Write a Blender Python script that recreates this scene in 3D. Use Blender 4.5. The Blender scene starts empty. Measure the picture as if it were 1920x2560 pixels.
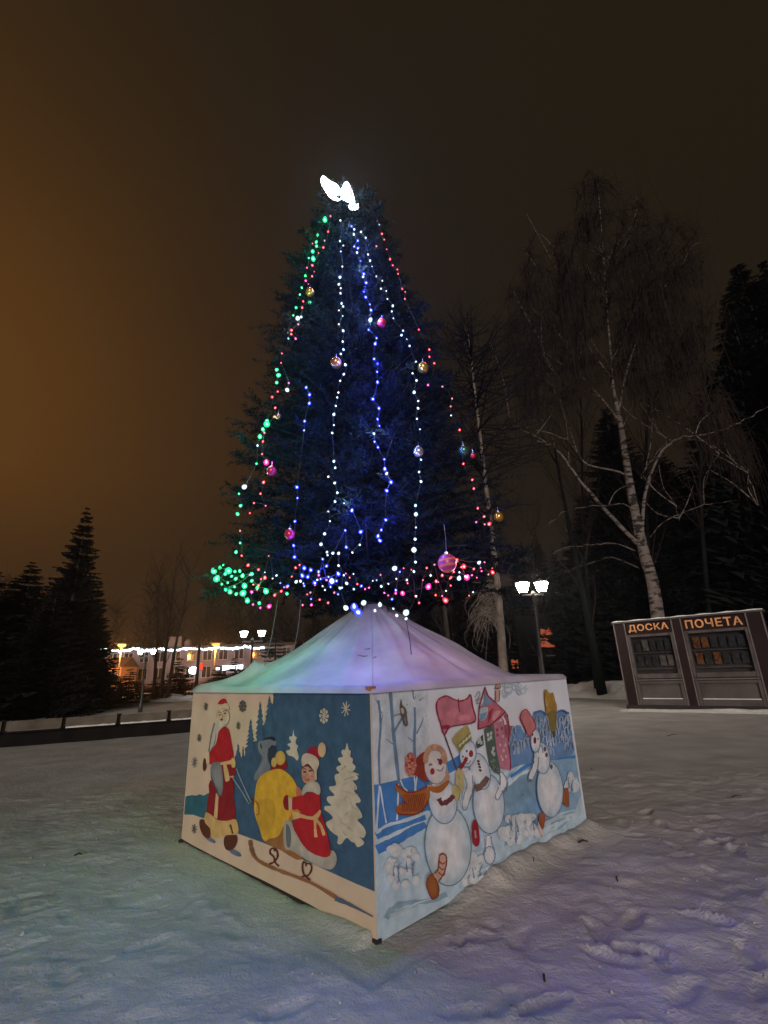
import bpy, bmesh, math, random
import numpy as np
from mathutils import Vector, Matrix, geometry

SC = bpy.context.scene
COL = SC.collection
rng = np.random.default_rng(7)
random.seed(7)

# ------------------------------------------------------------------ camera
HAZE = 0.0007
FPX, PITCH, ROLL, EYE = 1208.6, 0.318564, -0.038318, 1.6
_f = np.array([0, math.cos(PITCH), math.sin(PITCH)])
_u0 = np.array([0, -math.sin(PITCH), math.cos(PITCH)])
_r0 = np.array([1.0, 0, 0])
_c, _s = math.cos(ROLL), math.sin(ROLL)
_r = _c * _r0 + _s * _u0
_u = -_s * _r0 + _c * _u0
cam_d = bpy.data.cameras.new('camera')
cam_d.sensor_fit = 'VERTICAL'
cam_d.sensor_height = 24.0
cam_d.lens = 24.0 * FPX / 2560
cam_d.clip_start, cam_d.clip_end = 0.05, 2000
cam = bpy.data.objects.new('camera', cam_d)
COL.objects.link(cam)
cam.matrix_world = Matrix(((_r[0], _u[0], -_f[0], 0), (_r[1], _u[1], -_f[1], 0), (_r[2], _u[2], -_f[2], EYE), (0, 0, 0, 1)))
SC.camera = cam

SC.view_settings.view_transform = 'Standard'
SC.view_settings.look = 'None'
SC.view_settings.exposure = 0.0
SC.view_settings.gamma = 1.0
SC.view_settings.use_curve_mapping = False
SC.cycles.use_denoising = True
SC.cycles.max_bounces = 6
SC.cycles.sample_clamp_indirect = 3.0
SC.cycles.use_light_tree = True

# ------------------------------------------------------------------ night sky: city glow low on the left, brown murk above
world = bpy.data.worlds.new('World')
SC.world = world
world.use_nodes = True
wn, wl = world.node_tree.nodes, world.node_tree.links
wn.clear()
w_out = wn.new('ShaderNodeOutputWorld')
w_bg = wn.new('ShaderNodeBackground')
w_tc = wn.new('ShaderNodeTexCoord')


def wmath(op, a, b=None, clamp=False):
    n = wn.new('ShaderNodeMath'); n.operation = op; n.use_clamp = clamp
    for i, v in enumerate((a, b)):
        if v is None: continue
        if isinstance(v, (int, float)): n.inputs[i].default_value = v
        else: wl.new(v, n.inputs[i])
    return n.outputs[0]


def wdot(vec):
    n = wn.new('ShaderNodeVectorMath'); n.operation = 'DOT_PRODUCT'
    wl.new(w_tc.outputs['Generated'], n.inputs[0]); n.inputs[1].default_value = vec
    return n.outputs['Value']


def wmix(fac, a, b):
    n = wn.new('ShaderNodeMix'); n.data_type = 'RGBA'
    wl.new(fac, n.inputs['Factor'])
    for k, v in (('A', a), ('B', b)):
        s = [i for i in n.inputs if i.name == k and i.type == 'RGBA'][0]
        if isinstance(v, tuple): s.default_value = (*v, 1)
        else: wl.new(v, s)
    return [o for o in n.outputs if o.type == 'RGBA'][0]


g = Vector((-0.80, 0.55, 0.36)).normalized()
glow = wmath('POWER', wmath('MAXIMUM', wdot(g), 0.0), 8.0)
zen = wmath('MULTIPLY', wdot((0, 0, 1)), 1.0, True)
base = wmix(wmath('POWER', zen, 0.7), (0.0140, 0.0092, 0.0062), (0.0165, 0.0116, 0.0056))
noise = wn.new('ShaderNodeTexNoise'); noise.inputs['Scale'].default_value = 2.2; noise.inputs['Detail'].default_value = 3
wl.new(w_tc.outputs['Generated'], noise.inputs['Vector'])
nf = wmath('ADD', wmath('MULTIPLY', noise.outputs[0], 0.5), 0.75)
low = wmath('MULTIPLY', wmath('ADD', wdot((0, 0, 1)), 0.03), 2.6, True)
glow2 = wmath('MULTIPLY', wmath('MULTIPLY', glow, nf), low, True)
col = wmix(glow2, base, (0.118, 0.048, 0.010))
wl.new(col, w_bg.inputs['Color'])
w_bg.inputs['Strength'].default_value = 1.0
wl.new(w_bg.outputs[0], w_out.inputs['Surface'])

# ------------------------------------------------------------------ the dim light of the square behind the photographer
sun_d = bpy.data.lights.new('sun', 'SUN')
sun_d.energy = 2.15
sun_d.angle = math.radians(24)
sun_d.color = (1.0, 0.89, 0.80)
sun = bpy.data.objects.new('sun', sun_d)
COL.objects.link(sun)
SUN_DIR = Vector((0.04, 1.0, -0.222))
sun.rotation_euler = SUN_DIR.to_track_quat('-Z', 'Y').to_euler()


# ------------------------------------------------------------------ survey helpers
def ray(px, py):
    return (px - 960) / FPX * _r - (py - 1280) / FPX * _u + _f


def at(px, py, Y):
    d = ray(px, py)
    return np.array([0, 0, EYE]) + d * (Y / d[1])


def gr(px, py, z=0.0):
    d = ray(px, py)
    return np.array([0, 0, EYE]) + d * ((z - EYE) / d[2])


def on_plane(px, py, P, n):
    d = ray(px, py); o = np.array([0, 0, EYE])
    return o + d * (np.dot(P - o, n) / np.dot(d, n))


# ------------------------------------------------------------------ materials
MATS = {}


def srgb(r, g, b):
    f = lambda c: c / 12.92 if c <= 0.04045 else ((c + 0.055) / 1.055) ** 2.4
    return (f(r / 255), f(g / 255), f(b / 255))


def mat(name, color, rough=0.7, metal=0.0, var=0.25, scale=8.0, bump=0.0, bscale=40.0, attr=None, spec=0.5):
    m = bpy.data.materials.new(name); m.use_nodes = True
    nt = m.node_tree; N, L = nt.nodes, nt.links
    bs = N['Principled BSDF']
    bs.inputs['Roughness'].default_value = rough
    bs.inputs['Metallic'].default_value = metal
    bs.inputs['Specular IOR Level'].default_value = spec
    tc = N.new('ShaderNodeTexCoord')
    nz = N.new('ShaderNodeTexNoise'); nz.inputs['Scale'].default_value = scale; nz.inputs['Detail'].default_value = 5
    L.new(tc.outputs['Object'], nz.inputs['Vector'])
    mr = N.new('ShaderNodeMapRange'); mr.inputs['From Min'].default_value = 0.3; mr.inputs['From Max'].default_value = 0.7
    mr.inputs['To Min'].default_value = 1 - var; mr.inputs['To Max'].default_value = 1 + var * 0.6
    L.new(nz.outputs[0], mr.inputs['Value'])
    mx = N.new('ShaderNodeVectorMath'); mx.operation = 'SCALE'
    if attr:
        at_ = N.new('ShaderNodeAttribute'); at_.attribute_name = attr
        L.new(at_.outputs['Color'], mx.inputs[0])
    else:
        mx.inputs[0].default_value = color
    L.new(mr.outputs[0], mx.inputs['Scale'])
    L.new(mx.outputs[0], bs.inputs['Base Color'])
    if bump:
        n2 = N.new('ShaderNodeTexNoise'); n2.inputs['Scale'].default_value = bscale; n2.inputs['Detail'].default_value = 6
        L.new(tc.outputs['Object'], n2.inputs['Vector'])
        b = N.new('ShaderNodeBump'); b.inputs['Strength'].default_value = bump; b.inputs['Distance'].default_value = 0.02
        L.new(n2.outputs[0], b.inputs['Height']); L.new(b.outputs[0], bs.inputs['Normal'])
    MATS[name] = m
    return m


def emit(name, color, strength, sample='AUTO'):
    m = bpy.data.materials.new(name); m.use_nodes = True
    N, L = m.node_tree.nodes, m.node_tree.links
    N.clear()
    o = N.new('ShaderNodeOutputMaterial'); e = N.new('ShaderNodeEmission')
    e.inputs[0].default_value = (*color, 1); e.inputs[1].default_value = strength
    L.new(e.outputs[0], o.inputs[0])
    m.cycles.emission_sampling = sample
    return m


def bulb_mat(name, color):
    """glare put into the bulb colour by view angle: blown-out core, coloured halo rim"""
    m = bpy.data.materials.new(name); m.use_nodes = True
    N, L = m.node_tree.nodes, m.node_tree.links
    N.clear()
    o = N.new('ShaderNodeOutputMaterial'); e = N.new('ShaderNodeEmission')
    lw = N.new('ShaderNodeLayerWeight'); lw.inputs[0].default_value = 0.5  # facing ramp imitates glare: pale core, coloured halo at the rim
    rp = N.new('ShaderNodeValToRGB')
    c = color
    hot = tuple((1.0 if c[2] > 1.5 else 0.6) + 1.4 * k for k in c)
    rp.color_ramp.elements[0].position = 0.05; rp.color_ramp.elements[0].color = (*hot, 1)
    rp.color_ramp.elements[1].position = 0.6; rp.color_ramp.elements[1].color = (*[k * 0.75 for k in c], 1)
    k = rp.color_ramp.elements.new(0.15); k.color = (*[0.01 + x * 1.3 for x in c], 1)
    L.new(lw.outputs['Facing'], rp.inputs[0]); L.new(rp.outputs[0], e.inputs[0])
    e.inputs[1].default_value = 1.6
    L.new(e.outputs[0], o.inputs[0])
    m.cycles.emission_sampling = 'NONE'
    return m


M_PAINT = mat('mural_paint', (1, 1, 1), 0.62, var=0.20, scale=11, bump=0.2, bscale=45, attr='paint', spec=0.3)
M_CREAM = mat('cream_panel_paint', (0.57, 0.44, 0.325), 0.6, var=0.12, scale=3, bump=0.1, bscale=60, spec=0.3)
M_WHITEP = mat('white_panel_paint', (0.63, 0.64, 0.72), 0.6, var=0.12, scale=3, bump=0.1, bscale=60, spec=0.3)
M_DARK = mat('dark_board', (0.016, 0.013, 0.013), 0.8)
M_FABRIC = mat('awning_fabric', (0.37, 0.35, 0.375), 0.85, var=0.30, scale=2.0, bump=0.35, bscale=7, spec=0.2)
M_ROPE = mat('guy_rope', (0.13, 0.12, 0.12), 0.8)
M_CABLE = mat('light_cable', (0.010, 0.014, 0.012), 0.6)
M_NEEDLE = mat('pine_needles', (0.0070, 0.0128, 0.0165), 0.8, var=0.6, scale=5, spec=0.05)
M_FIR = mat('dark_fir', (0.0060, 0.0072, 0.0068), 0.9, var=0.5, scale=0.8, spec=0.08)
M_FIRP = mat('lamp_lit_fir', (0.050, 0.062, 0.055), 0.8, var=0.5, scale=0.8, spec=0.2)  # lamp light on the spruce, put into a paler needle colour
M_BARK = mat('dark_bark', (0.035, 0.027, 0.024), 0.9, var=0.4, scale=3, bump=0.4, bscale=12, spec=0.1)
M_PALEBARK = mat('pale_larch_bark', (0.17, 0.14, 0.118), 0.9, var=0.45, scale=3.5, bump=0.6, bscale=9, spec=0.1)
M_TWIG = mat('birch_twigs', (0.024, 0.0165, 0.0135), 0.9, var=0.4, scale=0.5, spec=0.1)
M_LTWIG = mat('larch_twigs', (0.012, 0.010, 0.012), 0.9, var=0.4, scale=0.5, spec=0.1)
M_MAROON = mat('maroon_cladding', (0.019, 0.0085, 0.009), 0.7, var=0.3, scale=2, bump=0.1, bscale=20, spec=0.2)
M_STONE = mat('grey_board_panel', (0.085, 0.07, 0.066), 0.75, var=0.3, scale=1.6, bump=0.15, bscale=14, spec=0.2)
M_TRIM = mat('pale_metal_trim', (0.14, 0.115, 0.11), 0.6, var=0.25, scale=4, spec=0.3)
M_FRAMEB = mat('dull_board_frame', (0.085, 0.068, 0.067), 0.7, var=0.35, scale=4, spec=0.2)
M_LETTER = mat('orange_lit_letters', (0.74, 0.33, 0.14), 0.5, var=0.4, scale=1.8)  # orange lamp light is mixed into the letter colour
M_PHOTO = mat('lit_photo_print', (0.19, 0.17, 0.15), 0.5, var=0.6, scale=9)  # lighter copy for the lit cards, their light is in the colour
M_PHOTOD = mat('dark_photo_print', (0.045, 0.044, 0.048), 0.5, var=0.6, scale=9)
M_PHOTOREFL = mat('orange_reflection_print', (0.24, 0.085, 0.022), 0.5, var=0.9, scale=14)  # orange lamp reflections painted as card colour
M_INSIDE = mat('board_backing', (0.060, 0.055, 0.058), 0.6, var=0.4, scale=2)
M_POST = mat('lamp_metal', (0.035, 0.036, 0.04), 0.5, spec=0.4)
M_PLANK = mat('weathered_plank', (0.115, 0.095, 0.075), 0.85, var=0.4, scale=2, bump=0.3, bscale=8, spec=0.1)
M_PLANKD = mat('dark_plank', (0.011, 0.009, 0.009), 0.95, var=0.4, scale=2, spec=0.05)
M_WALLG = mat('grey_render', (0.125, 0.11, 0.13), 0.9, var=0.3, scale=0.35, spec=0.1)
M_WALLB = mat('red_brown_render', (0.085, 0.048, 0.038), 0.9, var=0.3, scale=0.5, spec=0.1)
M_GLASS = mat('dark_window_glass', (0.012, 0.012, 0.016), 0.12, var=0.2, spec=0.5)
M_FRAME = mat('window_frame', (0.20, 0.19, 0.2), 0.7)
M_WIRE = mat('bauble_cap_metal', (0.5, 0.5, 0.5), 0.3, metal=1.0)
M_SNOWP = mat('packed_snow', (0.74, 0.73, 0.72), 0.75, var=0.12, scale=6, bump=0.5, bscale=14, spec=0.25)
M_STONED = mat('dark_granite', (0.016, 0.018, 0.018), 0.8, var=0.4, scale=3, spec=0.15)
M_POSTER = mat('pale_poster', (0.16, 0.18, 0.165), 0.7, var=0.5, scale=2)
M_REDBASE = mat('red_base', (0.36, 0.10, 0.06), 0.7, var=0.3, scale=3)
E_LANTERN = emit('lantern_glass', (1.0, 0.95, 0.80), 100)
E_LANTERNC = emit('cool_lantern_glass', (0.86, 1.0, 0.94), 22)
E_SODIUM = emit('sodium_lamp', (1.0, 0.36, 0.05), 2.6, 'NONE')
E_SODIUMY = emit('yellow_lamp', (1.0, 0.62, 0.16), 2.6, 'NONE')
E_SIGN = emit('lit_shop_sign', (0.95, 0.95, 1.0), 5)
E_RED = emit('red_sign', (1.0, 0.07, 0.04), 1.1, 'NONE')
E_WINO = emit('orange_lit_window', (1.0, 0.25, 0.05), 0.55, 'NONE')
E_GLINT = emit('white_garland_glint', (0.7, 0.8, 1.0), 1.3, 'NONE')  # for far garland bits glinting between the trees
E_TOP = emit('topper_glow', (0.80, 0.93, 1.0), 30)
E_STAR = emit('garland_glow', (0.75, 0.9, 1.0), 3.2, 'NONE')
BULB = dict(w=bulb_mat('cold_white_bulb', (0.62, 0.86, 1.0)), b=bulb_mat('blue_bulb', (0.04, 0.08, 1.6)),
            g=bulb_mat('green_bulb', (0.02, 1.0, 0.34)), r=bulb_mat('red_bulb', (1.0, 0.045, 0.07)), m=bulb_mat('magenta_bulb', (1.0, 0.04, 0.40)))
LCOL = dict(w=(0.72, 0.88, 1.0), b=(0.025, 0.04, 1.0), g=(0.06, 1.0, 0.30), r=(1.0, 0.08, 0.06), m=(1.0, 0.08, 0.45))


def birch_bark():
    m = mat('birch_bark', (0.145, 0.118, 0.108), 0.8, var=0.3, scale=3, bump=0.4, bscale=10, spec=0.15)
    N, L = m.node_tree.nodes, m.node_tree.links
    bs = N['Principled BSDF']
    src = bs.inputs['Base Color'].links[0].from_socket
    tc = N.new('ShaderNodeTexCoord'); mp = N.new('ShaderNodeMapping'); mp.inputs['Scale'].default_value = (2.2, 2.2, 7.0)
    L.new(tc.outputs['Object'], mp.inputs[0])
    nz = N.new('ShaderNodeTexNoise'); nz.inputs['Scale'].default_value = 1.3; nz.inputs['Detail'].default_value = 4
    L.new(mp.outputs[0], nz.inputs['Vector'])
    rp = N.new('ShaderNodeValToRGB'); rp.color_ramp.elements[0].position = 0.50; rp.color_ramp.elements[1].position = 0.57
    L.new(nz.outputs[0], rp.inputs[0])
    mx = N.new('ShaderNodeMix'); mx.data_type = 'RGBA'
    A = [i for i in mx.inputs if i.type == 'RGBA']
    L.new(rp.outputs[0], mx.inputs['Factor']); L.new(src, A[0]); A[1].default_value = (0.02, 0.016, 0.015, 1)
    L.new([o for o in mx.outputs if o.type == 'RGBA'][0], bs.inputs['Base Color'])
    return m


M_BIRCH = birch_bark()


# ------------------------------------------------------------------ objects and mesh helpers
def tag(o, label=None, cat=None, group=None, kind=None):
    if label: o['label'] = label
    if cat: o['category'] = cat
    if group: o['group'] = group
    if kind: o['kind'] = kind
    return o


def thing(name, loc, label, cat, group=None):
    o = bpy.data.objects.new(name, None); COL.objects.link(o)
    o.location = loc; o.empty_display_size = 0.2
    return tag(o, label, cat, group)


def origin_of(o):
    v = Vector((0, 0, 0))
    while o is not None:
        v += o.location; o = o.parent
    return v


class MB:
    """collects faces given in world coordinates, links them as one mesh object"""
    def __init__(s): s.v, s.f, s.c, s.mi, s.n = [], [], [], [], 0; s.hascol = False

    def add(s, V, F, col=None, mi=0):
        V = np.asarray(V, float).reshape(-1, 3)
        s.v.append(V)
        s.f += [tuple(i + s.n for i in f) for f in F]
        s.mi += [mi] * len(F)
        if col is not None: s.hascol = True
        col = (1, 1, 1) if col is None else col
        col = np.asarray(col, float)
        s.c.append(np.tile(col, (len(V), 1)) if col.ndim == 1 else col)
        s.n += len(V)
        return s

    def box(s, c, size, rot=None, mi=0, taper=1.0):
        x, y, z = [k / 2 for k in size]
        V = np.array([[-x, -y, -z], [x, -y, -z], [x, y, -z], [-x, y, -z], [-x * taper, -y * taper, z], [x * taper, -y * taper, z], [x * taper, y * taper, z], [-x * taper, y * taper, z]])
        if rot is not None: V = V @ np.asarray(rot).T
        return s.add(V + np.asarray(c, float), [(3, 2, 1, 0), (4, 5, 6, 7), (0, 1, 5, 4), (1, 2, 6, 5), (2, 3, 7, 6), (3, 0, 4, 7)], None, mi)

    def tube(s, P, R, sides=6, cap=True, col=None, mi=0):
        P = np.asarray(P, float); n = len(P)
        R = np.full(n, R) if np.isscalar(R) else np.asarray(R, float)
        T = np.gradient(P, axis=0); T /= np.linalg.norm(T, axis=1)[:, None] + 1e-12
        up = np.array([0.31, 0.17, 0.93]) if abs(T[0][2]) < 0.9 else np.array([1.0, 0.2, 0])
        A = np.cross(T, up); A /= np.linalg.norm(A, axis=1)[:, None] + 1e-12
        B = np.cross(T, A)
        ang = np.arange(sides) * 2 * math.pi / sides
        V = (P[:, None] + R[:, None, None] * (np.cos(ang)[None, :, None] * A[:, None] + np.sin(ang)[None, :, None] * B[:, None])).reshape(-1, 3)
        F = [(i * sides + j, i * sides + (j + 1) % sides, (i + 1) * sides + (j + 1) % sides, (i + 1) * sides + j) for i in range(n - 1) for j in range(sides)]
        if cap: F += [tuple(range(sides))[::-1], tuple((n - 1) * sides + j for j in range(sides))]
        return s.add(V, F, col, mi)

    def lathe(s, prof, c, sides=12, mi=0):
        c = np.asarray(c, float); n = len(prof)
        ang = np.arange(sides) * 2 * math.pi / sides
        V = np.array([[r * math.cos(a), r * math.sin(a), z] for r, z in prof for a in ang]) + c
        F = [(i * sides + j, i * sides + (j + 1) % sides, (i + 1) * sides + (j + 1) % sides, (i + 1) * sides + j) for i in range(n - 1) for j in range(sides)]
        F += [tuple(range(sides))[::-1], tuple((n - 1) * sides + j for j in range(sides))]
        return s.add(V, F, None, mi)

    def ball(s, c, r, seg=14, rings=9, mi=0):
        return s.lathe([(max(1e-4, r * math.sin(math.pi * i / rings)), -r * math.cos(math.pi * i / rings)) for i in range(rings + 1)], c, seg, mi)

    def build(s, name, mats, parent=None, smooth=False, base=None):
        me = bpy.data.meshes.new(name)
        V = np.concatenate(s.v) if s.v else np.zeros((0, 3))
        off = np.array(base if base is not None else (origin_of(parent) if parent else (0, 0, 0)), float)
        me.from_pydata((V - off).tolist(), [], s.f)
        ms = mats if isinstance(mats, (list, tuple)) else [mats]
        for m in ms: me.materials.append(m)
        if len(ms) > 1: me.polygons.foreach_set('material_index', s.mi)
        if s.hascol:
            ca = me.color_attributes.new('paint', 'FLOAT_COLOR', 'POINT')
            cc = np.ones((len(V), 4)); cc[:, :3] = np.concatenate(s.c)
            ca.data.foreach_set('color', cc.ravel())
        if smooth: me.polygons.foreach_set('use_smooth', [True] * len(me.polygons))
        me.update()
        o = bpy.data.objects.new(name, me); COL.objects.link(o)
        if parent: o.parent = parent
        elif base is not None: o.location = base
        return o


def tri_mesh(name, V, mat_, parent=None, base=(0, 0, 0)):
    """a loose heap of triangles (needles), V = (n,3,3) world"""
    n = len(V)
    me = bpy.data.meshes.new(name)
    off = np.array(origin_of(parent) if parent else base, float)
    me.vertices.add(n * 3); me.vertices.foreach_set('co', (V.reshape(-1, 3) - off).ravel())
    me.loops.add(n * 3); me.loops.foreach_set('vertex_index', np.arange(n * 3))
    me.polygons.add(n); me.polygons.foreach_set('loop_start', np.arange(n) * 3)
    me.materials.append(mat_); me.update(calc_edges=True)
    o = bpy.data.objects.new(name, me); COL.objects.link(o)
    if parent: o.parent = parent
    else: o.location = base
    return o


def copy_tree(o, loc, rz=0.0, sc=1.0, label=None, parent=None):
    c = o.copy(); COL.objects.link(c)
    if parent is None:
        c.location = loc; c.rotation_euler = (0, 0, rz); c.scale = (sc[0], sc[0], sc[1]) if isinstance(sc, tuple) else (sc, sc, sc)
        if label: c['label'] = label
    else: c.parent = parent
    for ch in o.children: copy_tree(ch, None, parent=c)
    return c


def spline(P, n=8, closed=False):
    P = np.asarray(P, float); m = len(P); out = []
    for i in range(m if closed else m - 1):
        if closed: a, b, c, d = P[(i - 1) % m], P[i], P[(i + 1) % m], P[(i + 2) % m]
        else: a, b, c, d = P[max(i - 1, 0)], P[i], P[i + 1], P[min(i + 2, m - 1)]
        for k in range(n):
            t = k / n
            out.append(0.5 * (2 * b + (c - a) * t + (2 * a - 5 * b + 4 * c - d) * t * t + (3 * b - a - 3 * c + d) * t ** 3))
    if not closed: out.append(P[-1])
    return np.array(out)


def rotz(a): return np.array([[math.cos(a), -math.sin(a), 0], [math.sin(a), math.cos(a), 0], [0, 0, 1]])


# ------------------------------------------------------------------ ground: one snow sheet, fine near the camera, out to the horizon
TC = np.array([-0.134, 5.786])            # centre of the tent
CN = np.array([-0.1468, 3.6851])          # its near corner
UL = np.array([-0.7013, 0.7128])          # along the left wall
UR = np.array([0.7128, 0.7013])           # along the right wall
WL, WR, WH = 2.975, 2.967, 1.476


def vnoise(x, y, seed):
    r = np.random.default_rng(seed).random((64, 64))
    xi, yi = np.floor(x).astype(int), np.floor(y).astype(int)
    fx, fy = x - xi, y - yi
    fx = fx * fx * (3 - 2 * fx); fy = fy * fy * (3 - 2 * fy)
    g = lambda i, j: r[i % 64, j % 64]
    return (g(xi, yi) * (1 - fx) + g(xi + 1, yi) * fx) * (1 - fy) + (g(xi, yi + 1) * (1 - fx) + g(xi + 1, yi + 1) * fx) * fy - 0.5


def axis(lo, hi, step, far_lo, far_hi, k=1.16):
    a = list(np.arange(lo, hi, step)); s = step; x = a[-1]
    while x < far_hi: s *= k; x += s; a.append(x)
    s = step; x = lo; b = []
    while x > far_lo: s *= k; x -= s; b.append(x)
    return np.array(b[::-1] + a)


gx = axis(-4.6, 5.4, 0.026, -700, 700)
gy = axis(0.7, 8.0, 0.026, -300, 900)
X, Y = np.meshgrid(gx, gy)
near = np.clip(1.6 - np.hypot(X, Y - 3) / 11, 0.0, 1)
Z = 0.04 * vnoise(X * 0.7 + 5, Y * 0.7, 1) + 0.022 * vnoise(X * 2.1, Y * 2.1 + 9, 2)
Z += near * (0.015 * vnoise(X * 5.3, Y * 5.3, 3) + 0.011 * vnoise(X * 11.7, Y * 11.7, 4) + 0.008 * vnoise(X * 23, Y * 23, 5))
rough_zone = np.clip((vnoise(X * 0.9 + 3, Y * 0.9 + 1, 6) + 0.12) * 3, 0, 1) * np.clip((X + 0.4) / 2.5, 0.12, 1)
chunk = np.abs(vnoise(X * 6.1 + 2, Y * 4.7, 8))
Z += near * rough_zone * (0.06 * np.clip(chunk - 0.15, 0, 1) - 0.08 * np.clip(0.07 - chunk, 0, 1))
for k in range(210):                       # boot prints, many of them on the trodden right side
    if k < 130: fx, fy = rng.uniform(0.2, 5.2), rng.uniform(0.9, 6.5)
    else: fx, fy = rng.uniform(-4.5, 1.0), rng.uniform(0.9, 5.5)
    a = rng.uniform(0, math.pi); dpt = rng.uniform(0.007, 0.020) * (1.0 if k < 130 else 0.5)
    ix = np.abs(gx - fx) < 0.35; iy = np.abs(gy - fy) < 0.35
    if not ix.any() or not iy.any(): continue
    sub = np.ix_(iy, ix)
    dx, dy = X[sub] - fx, Y[sub] - fy
    uu = dx * math.cos(a) + dy * math.sin(a); vv = -dx * math.sin(a) + dy * math.cos(a)
    d = np.sqrt((uu / 0.15) ** 2 + (vv / 0.055) ** 2)
    Z[sub] += -dpt * 1.5 * np.clip((1.2 - d) * 2.2, 0, 1) + 0.8 * dpt * np.exp(-((d - 1.25) / 0.22) ** 2)
# keep the snow level under the tent walls, with small drifts at the near and right corners
dl = np.abs((X - CN[0]) * UL[1] - (Y - CN[1]) * UL[0]); dr = np.abs((X - CN[0]) * UR[1] - (Y - CN[1]) * UR[0])
inside = (((X - CN[0]) * UL[0] + (Y - CN[1]) * UL[1]) > -0.35) & (((X - CN[0]) * UR[0] + (Y - CN[1]) * UR[1]) > -0.35) & (np.hypot(X - TC[0], Y - TC[1]) < 2.6)
Z = np.where(inside, Z * 0.35, Z)
sR = (X - CN[0]) * UR[0] + (Y - CN[1]) * UR[1]; tR = (X - CN[0]) * UL[0] + (Y - CN[1]) * UL[1]
Z += 0.075 * np.exp(-((tR + 0.03) / 0.13) ** 2) * np.clip((sR - 0.55) / 0.7, 0, 1) * np.clip((3.25 - sR) / 0.3, 0, 1) * (1 + vnoise(X * 4, Y * 4, 12))
Z += 0.055 * np.exp(-((sR + 0.02) / 0.10) ** 2) * np.clip((0.75 - np.abs(tR - 0.15)) / 0.6, 0, 1) * (tR > 0.04)
nx, ny = len(gx), len(gy)
me = bpy.data.meshes.new('snow_ground')
V = np.stack([X, Y, Z], -1).reshape(-1, 3)
idx = np.arange(nx * ny).reshape(ny, nx)
Q = np.stack([idx[:-1, :-1], idx[:-1, 1:], idx[1:, 1:], idx[1:, :-1]], -1).reshape(-1, 4)
me.vertices.add(len(V)); me.vertices.foreach_set('co', V.ravel())
me.loops.add(Q.size); me.loops.foreach_set('vertex_index', Q.ravel())
me.polygons.add(len(Q)); me.polygons.foreach_set('loop_start', np.arange(len(Q)) * 4)
me.polygons.foreach_set('use_smooth', np.ones(len(Q), bool))


def snow_mat():
    m = mat('trodden_snow', (0.445, 0.425, 0.41), 0.75, var=0.22, scale=1.3, bump=0.0, spec=0.25)
    N, L = m.node_tree.nodes, m.node_tree.links
    bs = N['Principled BSDF']; tc = N.new('ShaderNodeTexCoord')
    h = None
    for sc, w in ((7, 0.9), (26, 0.6), (80, 0.35)):
        n = N.new('ShaderNodeTexNoise'); n.inputs['Scale'].default_value = sc; n.inputs['Detail'].default_value = 4
        L.new(tc.outputs['Object'], n.inputs['Vector'])
        k = N.new('ShaderNodeMath'); k.operation = 'MULTIPLY_ADD'; L.new(n.outputs[0], k.inputs[0]); k.inputs[1].default_value = w
        if h is None: k.inputs[2].default_value = 0
        else: L.new(h, k.inputs[2])
        h = k.outputs[0]
    b = N.new('ShaderNodeBump'); b.inputs['Strength'].default_value = 0.7; b.inputs['Distance'].default_value = 0.035
    L.new(h, b.inputs['Height']); L.new(b.outputs[0], bs.inputs['Normal'])
    return m


M_SNOW = snow_mat()
me.materials.append(M_SNOW); me.update(calc_edges=True)
go = bpy.data.objects.new('snow_ground', me); COL.objects.link(go); tag(go, kind='structure')


def ground_z(x, y):
    i = np.clip(np.searchsorted(gx, x), 0, nx - 1); j = np.clip(np.searchsorted(gy, y), 0, ny - 1)
    return float(Z[j, i])


# ploughed snow banks
def snow_bank(P0, P1, w, h, seed):
    P0, P1 = np.array(P0[:2]), np.array(P1[:2]); L_ = np.linalg.norm(P1 - P0); d = (P1 - P0) / L_; n = np.array([-d[1], d[0]])
    a = np.linspace(0, 1, max(12, int(L_ / 0.25))); b = np.linspace(-1, 1, 15)
    A, B = np.meshgrid(a, b, indexing='ij')
    H_ = h * np.clip(1 - B ** 2, 0, 1) * np.clip(np.minimum(A, 1 - A) * 12, 0, 1) * (0.8 + 1.1 * vnoise(A * L_ * 0.8, B * 2, seed) + 0.6 * vnoise(A * L_ * 2.5, B * 5, seed + 1)) - 0.03
    xy = P0 + (A * L_)[..., None] * d + (B * w / 2)[..., None] * n
    V = np.concatenate([xy, H_[..., None]], -1).reshape(-1, 3); m_ = len(b)
    F = [(i * m_ + j, i * m_ + j + 1, (i + 1) * m_ + j + 1, (i + 1) * m_ + j) for i in range(len(a) - 1) for j in range(m_ - 1)]
    o = MB().add(V, F).build('snow_bank', M_SNOWP, None, True)
    return tag(o, kind='structure')


snow_bank(gr(1400, 1735), gr(1640, 1745), 4.0, 0.75, 21)
snow_bank(at(330, 1720, 42), at(700, 1720, 40), 3.0, 0.45, 31)
snow_bank(at(-60, 1730, 43), at(330, 1720, 43), 2.0, 0.25, 41)

# ------------------------------------------------------------------ the painted tent round the foot of the tree
tent = thing('tree_skirt_tent', (CN[0], CN[1], 0), 'square tent of painted mural boards under a peaked white awning', 'tent')
NL = np.array([-UL[1], UL[0]]) * 1.0       # outward normal of the left wall
if np.dot(NL, CN - TC) < 0: NL = -NL
NR = np.array([-UR[1], UR[0]])
if np.dot(NR, CN - TC) < 0: NR = -NR
C3 = np.array([CN[0], CN[1], 0.0])


def v3(a, z=0.0): return np.array([a[0], a[1], z])


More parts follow.
